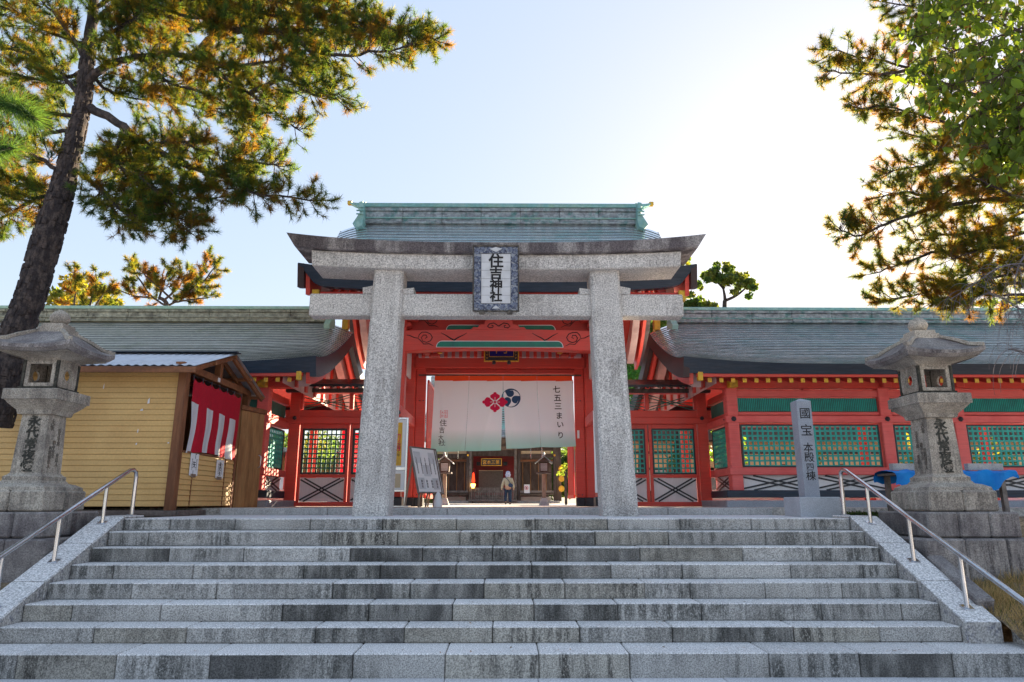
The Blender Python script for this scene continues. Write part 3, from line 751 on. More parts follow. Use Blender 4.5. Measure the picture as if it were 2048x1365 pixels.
# ================================================================== MAIN GATE
GX = -.16; YG0, YG1, YG2 = 16.0, 18.0, 20.0
gt = thing('shrine_gate', 'vermilion gate with high green copper roof rising behind the stone torii', 'gate building', (GX, 18, ZF))
grf = Roof(GX-4.50, GX+4.44, 14.5, 5.20, 18.0, zz(447, 17.83)+.06, 21.3, 4.72, lift=.22, w0=.3, w1=1.05, drop=.34, a=.5)
build_roof(gt, grf, 27, M['copper'], M['navy'], M['maroon'], fth=.37, fth2=.40, vth=.42, fslant=.16, endcut=.34)
zr0, zr1 = zz(447, 17.83), 8.43
ridge(gt, GX-3.86, GX+3.86, 18.0, zr0, zr1-.0)
for s in (-1, 1):
    m = MB(); x0 = GX+s*3.80
    rows = []
    for k in range(7):
        q = k/6; rows.append((x0+s*q*.52, zr1-.10+q**2*.16, .18*(1-.75*q), .12*(1-.6*q)))
    vs = []
    for x, z, wy, hz in rows: vs += [(x, 18-wy, z), (x, 18+wy, z), (x, 18+wy, z+hz), (x, 18-wy, z+hz)]
    m.add(vs, [(i*4+k, i*4+(k+1) % 4, (i+1)*4+(k+1) % 4, (i+1)*4+k) for i in range(6) for k in range(4)]+[(0, 1, 2, 3), (24, 25, 26, 27)])
    m.build('ridge_tip', M['copper_green'], gt)
    m = MB(); m.box(x0+s*.42, x0+s*.545, 17.94, 18.06, zr1+.01, zr1+.12, .01); m.build('ridge_tip_cap', M['gold'], gt)
    xe = GX+s*3.88
    prof = [(-.02, zr1-.08), (.10, zr1-.10), (.13, zr0+.42), (.06, zr0+.36), (.13, zr0+.28), (.06, zr0+.2), (.16, zr0+.06), (.30, zr0-.14), (.16, zr0-.26), (-.02, zr0-.2), (-.06, zr0)]
    # scroll end seen from the front, thick along Y
    m = MB(); m.prism([(xe+s*(p_-.06)*.8, 17.55, z_) for p_, z_ in prof][::-1], (0, 1, 0), .9); m.build('ridge_end_ornament', M['copper_green'], gt)
    for q in (.12, .22, .32):
        m = MB(); m.box(xe-.10, xe+.10, 17.51, 17.56, zr0+q, zr0+q+.035, .01); m.build('ornament_band', M['copper_green'], gt)
# eave underside details on the front: board, purlin ends, rafters
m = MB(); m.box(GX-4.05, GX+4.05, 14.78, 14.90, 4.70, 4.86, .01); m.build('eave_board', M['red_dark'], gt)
for s in (-1, 1): m = MB(); m.box(GX+s*4.06, GX+s*4.22, 14.74, 14.92, 4.66, 4.90, .01); m.build('eave_board_end', M['yellow'], gt)
for k in range(34):
    xr = GX-3.96+k*.24
    m = MB(); m.bar((xr, 14.95, 4.72), (xr, 17.6, 6.35), .09, .10); m.build('rafter', M['red'], gt)
for s in (-1, 1):
    m = MB(); m.box(GX+s*2.28, GX+s*3.7, 15.85, 16.15, 4.60, 4.80, .02); m.build('purlin_end', M['red'], gt)
    m = MB(); m.box(GX+s*2.28, GX+s*3.7, 19.85, 20.15, 4.60, 4.80, .02); m.build('purlin_end', M['red'], gt)
# posts
for s in (-1, 1):
    for Y in (YG0, YG1, YG2):
        x = GX+s*2.39; h = 4.75 if Y != YG1 else 5.2
        m = MB(); m.box(x-.16, x+.16, Y-.16, Y+.16, ZF+.20, h, .025); m.build('post', M['red'], gt)
        m = MB(); m.box(x-.20, x+.20, Y-.20, Y+.20, ZF, ZF+.22, .02); m.build('post_shoe', M['black'], gt)
        if Y != YG1:
            for dz, hw in ((.0, .26), (.16, .42)):
                m = MB(); m.box(x-hw, x+hw, Y-.12, Y+.12, h-.42+dz, h-.29+dz, .03); m.build('bracket_arm', M['red'], gt)
    x = GX+s*2.39
    m = MB(); m.box(x-s*.05, x-s*.17-s*.0, YG0-.6, YG1-.16, zz(856, YG1)-.0, zz(839, YG1)+.02, .015); m.build('tie_beam', M['pink'], gt)
    xi = x-s*.175
    knob(gt, (xi+s*.06, YG0-.602, 2.2), (0, -1, 0), .06)
    # jambs, inner door leaf folded back
    xj = GX+s*2.10
    m = MB(); m.box(xj-.125, xj+.125, YG1-.09, YG1+.09, ZF+.22, zz(738, YG1), .012); m.build('jamb', M['red'], gt)
    m = MB(); m.box(xj-.13, xj+.13, YG1-.10, YG1+.10, ZF, ZF+.218, .01); m.build('jamb_shoe', M['black'], gt)
    for v_ in (803, 990):
        for dx in (-.05, .05): knob(gt, (xj+dx-s*.03, YG1-.09, zz(v_, YG1)), (0, -1, 0), .016)
    xd = xj-s*.16
    for k in range(12):
        y = YG1+.2+k*.14
        m = MB(); m.box(xd-.012, xd+.012, y, y+.075, ZF+.25, 3.35); m.build('door_slat', M['red'], gt)
    m = MB(); m.box(xd+s*.014, xd+s*.03, YG1+.2, YG1+1.9, ZF+.25, 3.35); m.build('door_board', M['plaster'], gt)
    for z_ in (ZF+.2, 3.35): m = MB(); m.box(xd-.02, xd+.03, YG1+.18, YG1+1.92, z_, z_+.09); m.build('door_rail', M['red'], gt)
# front beams
def gb(name, mat, x0, x1, y0, y1, z0, z1, c=.015): m = MB(); m.box(x0, x1, y0, y1, z0, z1, c); return m.build(name, M[mat], gt)
zA, zB = zz(702, YG0), zz(663, YG0)
# rainbow beam, slightly arched underside
m = MB(); rows = []; Nn = 24
for k in range(Nn+1):
    t = -1+2*k/Nn; x = GX+t*2.30; lo = zA-.05+.07*(1-t*t); hi = zB-.03+.04*(1-t*t)
    rows.append([(x, YG0-.15, lo+.02), (x, YG0-.13, lo), (x, YG0+.13, lo), (x, YG0+.15, lo+.02), (x, YG0+.15, hi), (x, YG0-.15, hi), (x, YG0-.15, lo+.02)])
m.grid(rows).build('rainbow_beam', M['red'], gt)
zC = zz(637, 16.3)
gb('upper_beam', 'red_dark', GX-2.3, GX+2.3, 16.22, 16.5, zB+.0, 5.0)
def stripe(v0, v1, u0, u1, Y, nm='beam_stripe'):
    for grow, mt, d in ((.022, 'white', 0), (0, 'green_stripe', .008)):
        x0, x1 = xx(u0, 690, Y)-grow, xx(u1, 690, Y)+grow; z0, z1 = zz(v1, Y)-grow*.5, zz(v0, Y)+grow
        r = (z1-z0)*.9; P = [(x0, z0), (x1, z0)]+[(x1-r+r*math.cos(a), z0+(z1-z0)*math.sin(a)) for a in [R(15*i) for i in range(1, 7)]]+[(x0+r-r*math.sin(a), z0+(z1-z0)*math.cos(a)) for a in [R(15*i) for i in range(0, 6)]]
        m = MB(); m.prism([(x, Y-d, z) for x, z in P], (0, -1, 0), .006+d); m.build(nm, M[mt], gt)
stripe(684, 694.5, 874, 1125, YG0-.152)
stripe(652, 660.5, 893, 1110, 16.215)
# cloud scrolls painted in black on both beams
def cloud(cx, cz, Y, s, sc=1.0):
    pts = [(0, 0), (.05, .03), (.03, .08), (-.04, .08), (-.08, .02), (-.05, -.06), (.04, -.09), (.13, -.05), (.17, .03), (.12, .11), (.03, .15), (-.07, .15), (-.13, .09), (-.16, .01)]
    tail = [(-.16, .01), (-.10, -.04), (-.02, -.13), (.10, -.12), (.20, -.17)]
    tail2 = [(-.16, .01), (-.24, .02), (-.34, .07), (-.42, .08)]
    for L in (pts, tail, tail2):
        m = MB(); m.tube([(cx+s*a*sc, Y, cz+b_*sc) for a, b_ in L], [.007]+[.011*sc]*(len(L)-2)+[.005], 5); m.build('painted_cloud', M['ink'], gt)
for s in (-1, 1):
    xc = GX+s*1.78
    cloud(xc, (zA+zB)/2+.02, YG0-.151, -s, 1.05); cloud(xc-s*.08, zB+.32, 16.217, -s, 1.0)
    m = MB(); m.tube([(xc-s*a, YG0-.151, (zA+zB)/2+b_) for a, b_ in ((.38, .16), (.50, .10), (.62, .02), (.70, -.02), (.78, .04), (.90, .10), (1.0, .16))], [.005, .012, .016, .02, .014, .01, .005], 5); m.build('painted_branch', M['ink'], gt)
# frog-leg strut
P = [(-.66, .0), (-.60, .06), (-.50, .05), (-.46, .12), (-.34, .13), (-.33, .22), (-.20, .26), (-.12, .30), (0, .33)]
P = P+[(-a, b_) for a, b_ in P[-2::-1]]
m = MB(); m.prism([(GX-.02+a, YG0-.17, zB+.005+b_*.95) for a, b_ in P], (0, 1, 0), .16); m.build('frog_leg_strut', M['red'], gt)
m = MB()
for s in (-1, 1):
    m.tube([(GX-.02+s*a, YG0-.175, zB+b_) for a, b_ in ((0, .08), (.05, .12), (.12, .16), (.22, .14), (.27, .08), (.22, .04), (.14, .05), (.13, .09), (.17, .11))], .012, 5)
m.build('strut_carving', M['ink'], gt, kind='stuff')
# inside: small rafters over white boards, brackets, lintels
zR0, zR1 = zz(716, 17.2), zz(690, 17.2)
gb('ceiling_board', 'gable_plaster', GX-2.1, GX+2.1, 17.22, 17.26, zR0, zR1+.3)
k = 0; x = GX-1.95
while x < GX+1.95:
    m = MB(); m.bar((x, 17.05, zR0-.02), (x, 17.25, zR1+.25), .085, .07); m.build('ceiling_rafter', M['red'], gt); x += .19
for s in (-1, 1):
    for q, (a, b_) in enumerate(((1.62, .0), (1.82, .10), (2.02, .2))):
        m = MB(); m.box(GX+s*(a-.08), GX+s*(a+.14), 16.9+q*.02, 17.2, zR0-.02+q*.06, zR0+.06+q*.08, .02); m.build('bracket_arm', M['red_dark'], gt)
    m = MB(); m.prism([(GX+s*(1.45+a), 16.85, zR0+.05+b_) for a, b_ in ((0, 0), (.1, -.02), (.2, .06), (.33, .1), (.33, .2), (.2, .18), (.08, .1))], (0, 1, 0), .08); m.build('carved_nosing', M['gold'], gt)
gb('lintel', 'red', GX-2.3, GX+2.3, YG1-.16, YG1+.1, zz(739, YG1), zz(716, YG1))
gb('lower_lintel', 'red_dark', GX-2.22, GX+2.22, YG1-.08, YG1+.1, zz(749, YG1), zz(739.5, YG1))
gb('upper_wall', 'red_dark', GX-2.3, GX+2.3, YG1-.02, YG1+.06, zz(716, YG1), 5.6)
gb('rear_lintel', 'red', GX-2.3, GX+2.3, 19.85, 20.15, 4.0, 4.4)
for s in (-1, 1): gb('side_beam', 'red', GX+s*2.39-.13, GX+s*2.39+.13, YG0-.5, YG2+.5, 4.3, 4.58); gb('side_wall', 'plaster', GX+s*2.39-.03, GX+s*2.39+.03, YG0+.16, YG2-.16, 3.4, 4.3)

# lattice door walls between the gate and the corridors
for s in (-1, 1):
    t = thing('lattice_door_wall', ('red wall of sliding lattice doors between gate and corridor, sunlit orange at its far post' if s > 0 else
              'red wall of sliding lattice doors between the gate and the corridor by the yellow shed'), 'door wall', (AX+s*4.1, 18, ZF))
    xa, xb = (GX+2.57, AX+5.60) if s > 0 else (AX-5.60, GX-2.57)
    O = (0, YP); D = (1, 0)
    def wb(name, mat, a, b_, d0, d1, z0, z1, c=.01): m = MB(); frame_box(m, O, D, a, b_, d0, d1, z0, z1, c); return m.build(name, M[mat], t)
    z = {v: zz(v, YP) for v in (788, 792, 820, 822, 836, 838, 849, 851, 860, 948, 951, 956, 958, 1003, 1005, 1013)}
    pe = AX+s*5.35
    wb('corner_post', 'red', pe-.13, pe+.13, -.12, .12, ZF, z[788]+.2)
    wb('head_rail', 'red', xa, xb, -.10, .14, z[849], z[836]); wb('upper_rail', 'red', xa, xb, -.08, .09, z[836]+.002, z[822])
    wb('top_rail', 'pink', xa, xb, -.08, .10, z[792]+.05, z[788]+.12); wb('sill', 'red', xa, xb, -.08, .10, ZF, ZF+.11)
    lo, hi = sorted((GX+s*2.6, pe-s*.14))
    # two leaves and a stile
    wL = (hi-lo)/2
    for k in range(2):
        a, b_ = lo+wL*k+.01, lo+wL*(k+1)-.01; dd = .03*k
        for nm, p in (('door_stile', (a, a+.075)), ('door_stile', (b_-.075, b_))): wb(nm, 'red', *p, -.03+dd, .03+dd, ZF+.11, z[849], .006)
        for nm, (q0, q1) in (('door_rail', (z[860]+.03, z[849])), ('door_rail', (z[956], z[948]-.02)), ('door_rail', (ZF+.11, z[1005]))):
            wb(nm, 'red', a+.076, b_-.076, -.03+dd, .03+dd, q0, q1, .006)
        OO = (0, YP-dd)
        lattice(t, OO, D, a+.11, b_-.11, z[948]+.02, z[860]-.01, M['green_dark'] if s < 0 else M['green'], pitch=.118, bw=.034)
        cross_panel(t, OO, D, a+.08, b_-.08, z[1005]+.01, z[956]-.005, 1)
    # transom with flat crossed bars
    n = 2
    for k in range(n+1):
        x = lo+(hi-lo)*k/n; wb('transom_post', 'red', x-.05, x+.05, -.06, .08, z[820]+.0, z[792]+.05)
    for k in range(n):
        a, b_ = lo+(hi-lo)*k/n+.06, lo+(hi-lo)*(k+1)/n-.06
        for (p, q) in ((z[820]+.03, z[792]-.02), (z[792]-.02, z[820]+.03)):
            for o_ in (-.035, .035): m = MB(); m.bar((a, YP-.01-(.006 if p > q else 0), p+o_), (b_, YP-.01-(.006 if p > q else 0), q+o_), .012, .022); m.build('cross_brace', M['green_dark'], t)
        m = MB(); m.bar((a, YP-.01, (z[820]+z[792])/2), (b_, YP-.01, (z[820]+z[792])/2), .012, .022); m.build('cross_brace', M['green_dark'], t)
    knob(t, (pe-s*.02, YP-.14, z[838]), (0, -1, 0), .055)
    # little board roof over the transom
    zt = zz(770, 17.3)
    x0_, x1_ = lo-.1, hi+.35
    if s < 0: x0_, x1_ = lo-.35, hi+.1
    m = MB(); m.add([(x0_, 17.25, zt), (x1_, 17.25, zt), (x1_, 18.2, zt+.30), (x0_, 18.2, zt+.30), (x0_, 17.25, zt-.06), (x1_, 17.25, zt-.06), (x1_, 18.2, zt+.22), (x0_, 18.2, zt+.22)],
        [(0, 1, 2, 3), (4, 7, 6, 5), (0, 4, 5, 1), (1, 5, 6, 2), (2, 6, 7, 3), (3, 7, 4, 0)]); m.build('board_roof', M['black'], t)
    x = x0_+.1
    while x < x1_-.05:
        m = MB(); m.bar((x, 17.22, zt-.075), (x, 18.1, zt+.19), .05, .06); m.build('roof_batten', M['old_wood'], t); x += .30
    m = MB(); m.box(x0_+.05, x1_-.05, 17.52, 17.62, zt-.16, zt-.06, .01); m.build('roof_beam', M['old_wood'], t)

# noren rod
rd = MB(); rd.tube([(GX-2.15, 17.80, zz(751, 17.8)), (GX+2.15, 17.80, zz(751, 17.8))], .022, 8); rd.build('curtain_rod', M['old_wood'], gt)

# plaque inside the gate
ip = thing('gate_plaque', 'black and gold framed plaque with deep blue field under the gate beam', 'plaque', (GX-.0, 16.9, 3.8))
xp0, xp1 = xx(968, 710, 16.9), xx(1038, 710, 16.9); zp0 = zz(724, 16.9); zp1 = zp0+.78
m = MB(); m.box(xp0+.03, xp1-.03, 16.92, 16.98, zp0+.03, zp1); m.build('frame', M['black'], ip)
m = MB(); m.box(xp0+.14, xp1-.14, 16.90, 16.92, zp0+.14, zp1-.14); m.build('field', M['plaque_blue'], ip)
for a, b_, c_, d_ in ((xp0, xp0+.03, zp0, zp1), (xp1-.03, xp1, zp0, zp1), (xp0+.03, xp1-.03, zp0, zp0+.03), (xp0+.125, xp0+.14, zp0+.125, zp1-.12), (xp1-.14, xp1-.125, zp0+.125, zp1-.12), (xp0+.14, xp1-.14, zp0+.125, zp0+.14)):
    m = MB(); m.box(a, b_, 16.885, 16.925, c_, d_, .004); m.build('gold_moulding', M['gold'], ip)
m = MB()
for k in range(8):
    for s in (-1, 1):
        cx = (xp0+xp1)/2+s*((xp1-xp0)/2-.08); cz = zp0+.1+k*.08
        m.tube([(cx+.022*math.cos(a)*(1-a/9), 16.915, cz+.03*math.sin(a)*(1-a/9)) for a in [i*.8 for i in range(9)]], .006, 4)
m.build('gold_scroll', M['gold'], ip, kind='stuff')
letters('門', .34, ((xp0+xp1)/2, 16.895, zp0+.36), ip, M['gold'], extrude=.003)
for s in (-1, 1): m = MB(); m.tube([((xp0+xp1)/2+s*.19, 16.9, zp0+.02), ((xp0+xp1)/2+s*.19, 16.9, zp0-.06)], .045, 8); m.build('foot', M['black'], ip)

# ================================================================== NOREN
def noren_mat():
    m = bpy.data.materials.new('noren_cloth'); m.use_nodes = True; nt = m.node_tree; N = nt.nodes; L = nt.links
    P = N['Principled BSDF']; P.inputs['Roughness'].default_value = .9; P.inputs['Specular IOR Level'].default_value = .1
    g = N.new('ShaderNodeNewGeometry'); sx = N.new('ShaderNodeSeparateXYZ'); L.new(g.outputs['Position'], sx.inputs[0])
    cr = N.new('ShaderNodeMapRange'); L.new(sx.outputs[2], cr.inputs[0]); cr.inputs[1].default_value = NZ0; cr.inputs[2].default_value = NZ1
    ra = N.new('ShaderNodeValToRGB'); L.new(cr.outputs[0], ra.inputs[0])
    e = ra.color_ramp.elements; e[0].position = 0; e[0].color = (.36, .70, .62, 1); e[1].position = .30; e[1].color = (.90, .93, .97, 1)
    n = e.new(.13); n.color = (.55, .76, .73, 1)
    L.new(ra.outputs[0], P.inputs['Base Color'])
    tr = N.new('ShaderNodeBsdfTranslucent'); L.new(ra.outputs[0], tr.inputs[0]); mx = N.new('ShaderNodeMixShader'); mx.inputs[0].default_value = .22
    L.new(P.outputs[0], mx.inputs[1]); L.new(tr.outputs[0], mx.inputs[2]); L.new(mx.outputs[0], N['Material Output'].inputs[0])
    return m
YN = 17.72
NZ1, NZ0 = zz(762, YN), zz(902, YN)
M['noren'] = noren_mat()
M['noren_top'] = pm('noren_sun_glow', (.80, .10, .03), rough=.9, trans=(.4, (1, .8, .6)))  # orange-red colour paints sunlight glowing through the cloth's top sleeve
nr = thing('entrance_curtain', 'white split curtain with mint hem, red flower and blue comma crest hanging in the gate', 'curtain', (GX, YN, NZ0))
XN0, XNm, XN1 = xx(869, 770, YN), xx(1006, 770, YN), xx(1145, 770, YN)
def ny(x, z):
    h = (NZ1-z)/(NZ1-NZ0)
    return YN-.06*h+.025*h*math.sin(x*4.2+1)+.018*h*math.sin(x*9.3+z*1.7)+.03*h*h*math.sin(x*2.1)
def nfold(x, z):
    h = (NZ1-z)/(NZ1-NZ0); r = 0
    for (x0, sl, a) in ((XNm-.15, -.42, .022), (XNm-.55, -.55, .014), (XN1-.2, .25, .02), (XN0+.18, .12, .018), (XNm+.15, .10, .012)):
        d = x-(x0+sl*h); r += a*math.exp(-(d/.05)**2)*min(1, h*2.5)
    return r
def panel(name, xa, xb, ea, eb, za, zb2):
    rows = []
    for j in range(29):
        h = j/28; r = []
        for i in range(25):
            t = i/24; x = (xa+ea*h**1.3)*(1-t)+(xb+eb*h**1.3)*t
            zb_ = za*(1-t)+zb2*t
            z = NZ1+(zb_-NZ1)*h-.012*math.sin(math.pi*t)*h
            r.append((x, ny(x, z)-nfold(x, z), z))
        rows.append(r)
    return MB().grid(rows).build(name, M['noren'], nr, True, fix=False)
zl, zm, zr_ = zz(903.5, YN), zz(901, YN), zz(893.5, YN)
xq1, xq2 = xx(938, 770, YN), xx(1074, 770, YN)
panel('cloth_panel', XN0, xq1-.003, -.05, -.075, zl, zz(903, YN)); panel('cloth_panel', xq1+.003, XNm-.002, -.075, -.045, zz(903, YN), zz(901.5, YN))
panel('cloth_panel', XNm+.004, xq2-.003, .085, .085, zz(898, YN), zz(895, YN)); panel('cloth_panel', xq2+.003, XN1, .085, .05, zz(895, YN), zr_)
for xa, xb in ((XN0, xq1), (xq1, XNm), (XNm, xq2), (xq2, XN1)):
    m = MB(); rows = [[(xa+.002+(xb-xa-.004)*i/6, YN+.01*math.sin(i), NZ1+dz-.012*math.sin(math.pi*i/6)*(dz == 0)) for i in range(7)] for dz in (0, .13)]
    m.grid(rows).build('glow_band', M['noren_top'], nr, True, fix=False)  # strip with the sun glow painted into its colour
def on_cloth(me_obj, lift=.006):
    o0 = org(nr); me = me_obj.data
    for v in me.vertices:
        x, z = v.co.x+o0.x, v.co.z+o0.z; v.co.y = ny(x, z)-nfold(x, z)-lift-o0.y
def flat_poly(name, polys, mat, lift):
    m = MB()
    for P in polys: m.add([(x, YN, z) for x, z in P], [tuple(range(len(P)))])
    o = m.build(name, M[mat], nr, fix=False)
    import bmesh
    bm = bmesh.new(); bm.from_mesh(o.data); bmesh.ops.triangulate(bm, faces=bm.faces)
    for _ in range(2): bmesh.ops.subdivide_edges(bm, edges=[e for e in bm.edges if e.calc_length() > .05], cuts=1)
    bmesh.ops.triangulate(bm, faces=bm.faces); bm.to_mesh(o.data); bm.free()
    on_cloth(o, lift); return o
# crest: three commas in a circle
cc = (xx(1022, 796, YN), zz(796.5, YN)); Rr = .25
tom = []
for k in range(3):
    a0 = R(100+120*k); P = []
    hc = (cc[0]+math.cos(a0)*Rr*.50, cc[1]+math.sin(a0)*Rr*.50); hr = Rr*.40
    # outer rim then the inner edge of the tail
    outer = [(cc[0]+math.cos(a0+.55-t*2.4/12)*Rr*1.0, cc[1]+math.sin(a0+.55-t*2.4/12)*Rr*1.0) for t in range(13)]
    inner = [(cc[0]+math.cos(a0+.55-2.4+t*1.9/9)*Rr*(.97-.17*(t/9)**1.2*1.0), cc[1]+math.sin(a0+.55-2.4+t*1.9/9)*Rr*(.97-.17*(t/9)**1.2)) for t in range(1, 10)]
    head = [(hc[0]+math.cos(a0-.9-t*R(200)/9)*hr, hc[1]+math.sin(a0-.9-t*R(200)/9)*hr) for t in range(10)]
    tom.append(outer+inner+head)
flat_poly('crest_comma', tom[:1], 'crest_navy', .006); flat_poly('crest_comma', tom[1:2], 'crest_navy', .0062); flat_poly('crest_comma', tom[2:], 'crest_navy', .0064)
fc = (xx(990, 805, YN), zz(805, YN))
for k in range(4):
    a = R(90*k); c_, s_ = math.cos(a), math.sin(a); sx_ = 1.28 if k % 2 == 0 else 1.0
    P = []
    for (r_, w_) in ((.015, 0), (.075, -.055), (.10, -.085), (.145, -.09), (.175, -.055), (.185, -.03), (.205, -.03), (.225, 0), (.205, .03), (.185, .03), (.175, .055), (.145, .09), (.10, .085), (.075, .055)):
        r2 = r_*(.92 if k % 2 else 1.15); P.append((fc[0]+r2*1.3*c_-w_*1.42*s_, fc[1]+r2*1.3*s_+w_*1.42*c_))
    flat_poly('crest_petal', [P], 'crimson', .010)
    P = [(fc[0]+c_*a_-s_*b_, fc[1]+s_*a_+c_*b_) for a_, b_ in ((.04, -.007), (.13, -.007), (.13, .007), (.04, .007))]
    flat_poly('crest_line', [P], 'white', .016)
flat_poly('crest_heart', [[(fc[0]+.046*math.cos(t*.5), fc[1]+.046*math.sin(t*.5)) for t in range(13)]], 'white', .015)
flat_poly('crest_heart', [[(fc[0]+.032*math.cos(t*.5), fc[1]+.032*math.sin(t*.5)) for t in range(13)]], 'crimson', .018)
for k, ch in enumerate('七五三まいり'):
    u_, v_ = [1113, 1115, 1116, 1118.5, 1120.5, 1121][k], [779, 796.5, 813, 832, 850, 871][k]
    o = letters(ch, .20 if k < 3 else .19, (xx(u_, v_, YN), YN, zz(v_, YN)), nr, M['ink'], extrude=0, bold=.003); on_cloth(o)
for k, ch in enumerate('住吉大社'):
    u_, v_ = [886.5, 884, 882, 884][k], [846.5, 861, 876, 886.5][k]
    o = letters(ch, [.19, .17, .15, .16][k], (xx(u_, v_, YN), YN, zz(v_, YN)), nr, M['ink'], extrude=0, bold=.001, sx=[1, .9, .9, 1.15][k]); on_cloth(o)
sc_ = (xx(888, 829, YN), zz(829, YN)); a = .095
m = MB()
for p in range(4):
    q = [(-a, -a), (a, -a), (a, a), (-a, a)]
    A = q[p]; B = q[(p+1) % 4]
    m.add([(sc_[0]+A[0], YN, sc_[1]+A[1]), (sc_[0]+B[0], YN, sc_[1]+B[1]), (sc_[0]+B[0]*.92, YN, sc_[1]+B[1]*.92), (sc_[0]+A[0]*.92, YN, sc_[1]+A[1]*.92)], [(0, 1, 2, 3)])
o = m.build('seal_border', M['crimson'], nr, fix=False, kind='stuff'); on_cloth(o)
for ch, dx, dz in (('住', .04, .04), ('吉', .04, -.045), ('大', -.04, .04), ('社', -.04, -.045)):
    o = letters(ch, .075, (sc_[0]+dx, YN, sc_[1]+dz), nr, M['crimson'], extrude=0); on_cloth(o)

# ================================================================== YELLOW SHED
SX = -5.66
sh = thing('wooden_shed', 'straw yellow sided shed on timber sleepers with brown posts and corrugated roof', 'shed', (-10, 13.4, -.03))
def shb(name, mat, x0, x1, y0, y1, z0, z1, c=.006, par=None): m = MB(); m.box(x0, x1, y0, y1, z0, z1, c); return m.build(name, M[mat], par or sh)
zs0, zs1 = .155, 2.50
n = 24; ph = (zs1-zs0)/n
for k in range(n):
    m = MB(); z = zs0+ph*k; x0, x1 = -16.0, SX-.13
    m.add([(x0, 12.0, z), (x1, 12.0, z), (x1, 11.994, z+.007), (x0, 11.994, z+.007), (x1, 12.004, z+ph-.004), (x0, 12.004, z+ph-.004), (x1, 12.03, z+ph), (x0, 12.03, z+ph), (x0, 12.03, z), (x1, 12.03, z)],
          [(0, 1, 2, 3), (3, 2, 4, 5), (5, 4, 6, 7), (8, 7, 6, 9), (0, 8, 9, 1), (1, 9, 6, 4, 2), (0, 3, 5, 7, 8)])
    m.build('siding_board', M['siding'], sh)
shb('corner_post', 'brown', SX-.13, SX+.01, 11.93, 12.10, .09, 2.60)
shb('wall_plate', 'brown_h', -16, SX-.135, 11.95, 12.08, 2.50, 2.62)
for x in np.arange(-15.6, SX-.3, .72):
    m = MB(); m.tube([(x, 11.95, 2.56), (x, 11.925, 2.56)], .028, 8); m.build('bolt_washer', M['steel'], sh)
shb('sleeper', 'grey_wood', -16, SX+.02, 11.90, 12.10, -.01, .09, .012); shb('sleeper', 'grey_wood', SX-.11, SX+.03, 12.11, 15.0, -.01, .09, .012)
for x in np.arange(-6.0, -15, -1.3):
    m = MB(); m.box(x-.19, x+.19, 11.95, 12.10, -.14, -.012); m.build('block_foot', M['concrete'], sh)
for u_, v_, a_, b_ in ((298, 802, .022, .055), (284, 820, .03, .02), (276, 862, .012, .035), (273, 888, .016, .02), (337, 886, .02, .012), (208, 773, .01, .05)):
    c_ = at(u_, v_, 11.985); m = MB(); m.prism([(c_.x-a_, 11.984, c_.z-b_), (c_.x+a_*.7, 11.984, c_.z-b_*.8), (c_.x+a_*.4, 11.984, c_.z+b_), (c_.x-a_*.8, 11.984, c_.z+b_*.3)], (0, -1, 0), .003); m.build('paint_chip', M['white'], sh)
# side (facing the stairs): lower siding, counter, posts, door
YC0, YC1 = 12.10, 14.42
zc = 1.10; n2 = 10; ph2 = (zc-.02-.155)/n2
for k in range(n2):
    z = .155+ph2*k
    m = MB(); x = SX
    m.add([(x, YC0, z), (x, YC1, z), (x+.012, YC1, z+.012), (x+.012, YC0, z+.012), (x-.004, YC1, z+ph2-.004), (x-.004, YC0, z+ph2-.004), (x-.03, YC1, z+ph2), (x-.03, YC0, z+ph2), (x-.03, YC0, z), (x-.03, YC1, z)],
          [(0, 1, 2, 3), (3, 2, 4, 5), (5, 4, 6, 7), (8, 7, 6, 9), (0, 8, 9, 1), (1, 9, 6, 4, 2), (0, 3, 5, 7, 8)])
    m.build('siding_board', M['siding'], sh)
for y in (12.55, 13.98): shb('trim', 'brown', SX+.004, SX+.016, y, y+.025, .155, zc-.02, 0)
shb('counter_edge', 'brown_h', SX-.10, SX+.02, YC0, YC1, zc-.02, zc+.012)
shb('side_post', 'brown', SX-.12, SX+.02, YC1, YC1+.12, .09, 2.56)
shb('rear_post', 'brown', SX-.12, SX+.01, 14.9, 15.02, .09, 2.56)
shb('tie_beam', 'brown_h', SX-.13, SX+.03, 11.78, 15.0, 2.50, 2.63)
shb('king_post', 'brown', SX-.11, SX+.01, 13.33, 13.45, 2.63, 3.02)
shb('back_wall', 'door_wood', -16, SX, 15.0, 15.03, .1, 2.5); shb('shelf', 'old_wood', -9, SX-.2, 13, 14.4, zc-.06, zc-.03)
shb('inner_wall', 'old_wood', SX-1.9, SX-1.86, 12.2, 14.9, .1, 2.6)
# roof
RXe = SX+.30
rz = lambda y: 3.12-abs(y-13.4)*.33
for y0, y1 in ((11.62, 13.4), (13.4, 15.2)):
    rows = []; xs_ = np.arange(-16.2, RXe, .035)
    for y in (y0, y1): rows.append([(x, y, rz(y)+.012*math.cos(x*2*math.pi/.076*.5)) for x in xs_])
    for y in (y1, y0): rows.append([(x, y, rz(y)-.02) for x in xs_])
    MB().grid(rows).build('tin_sheet', M['tin'], sh, fix=False)
    for xr in (RXe-.10, SX-.06, SX-1.1):
        m = MB(); a, b_ = (y0+.02, y1-.02); m.bar((xr, a, rz(a)-.075), (xr, b_, rz(b_)-.075), .05, .10); m.build('gable_rafter', M['brown_h'], sh)
for y in (11.66, 12.5, 13.4, 14.3, 15.1):
    shb('purlin', 'brown_h', -16, RXe-.02, y-.03, y+.03, rz(y)-.11, rz(y)-.045)
shb('ridge_cap', 'navy', -16.2, RXe+.02, 13.28, 13.52, 3.125, 3.15)
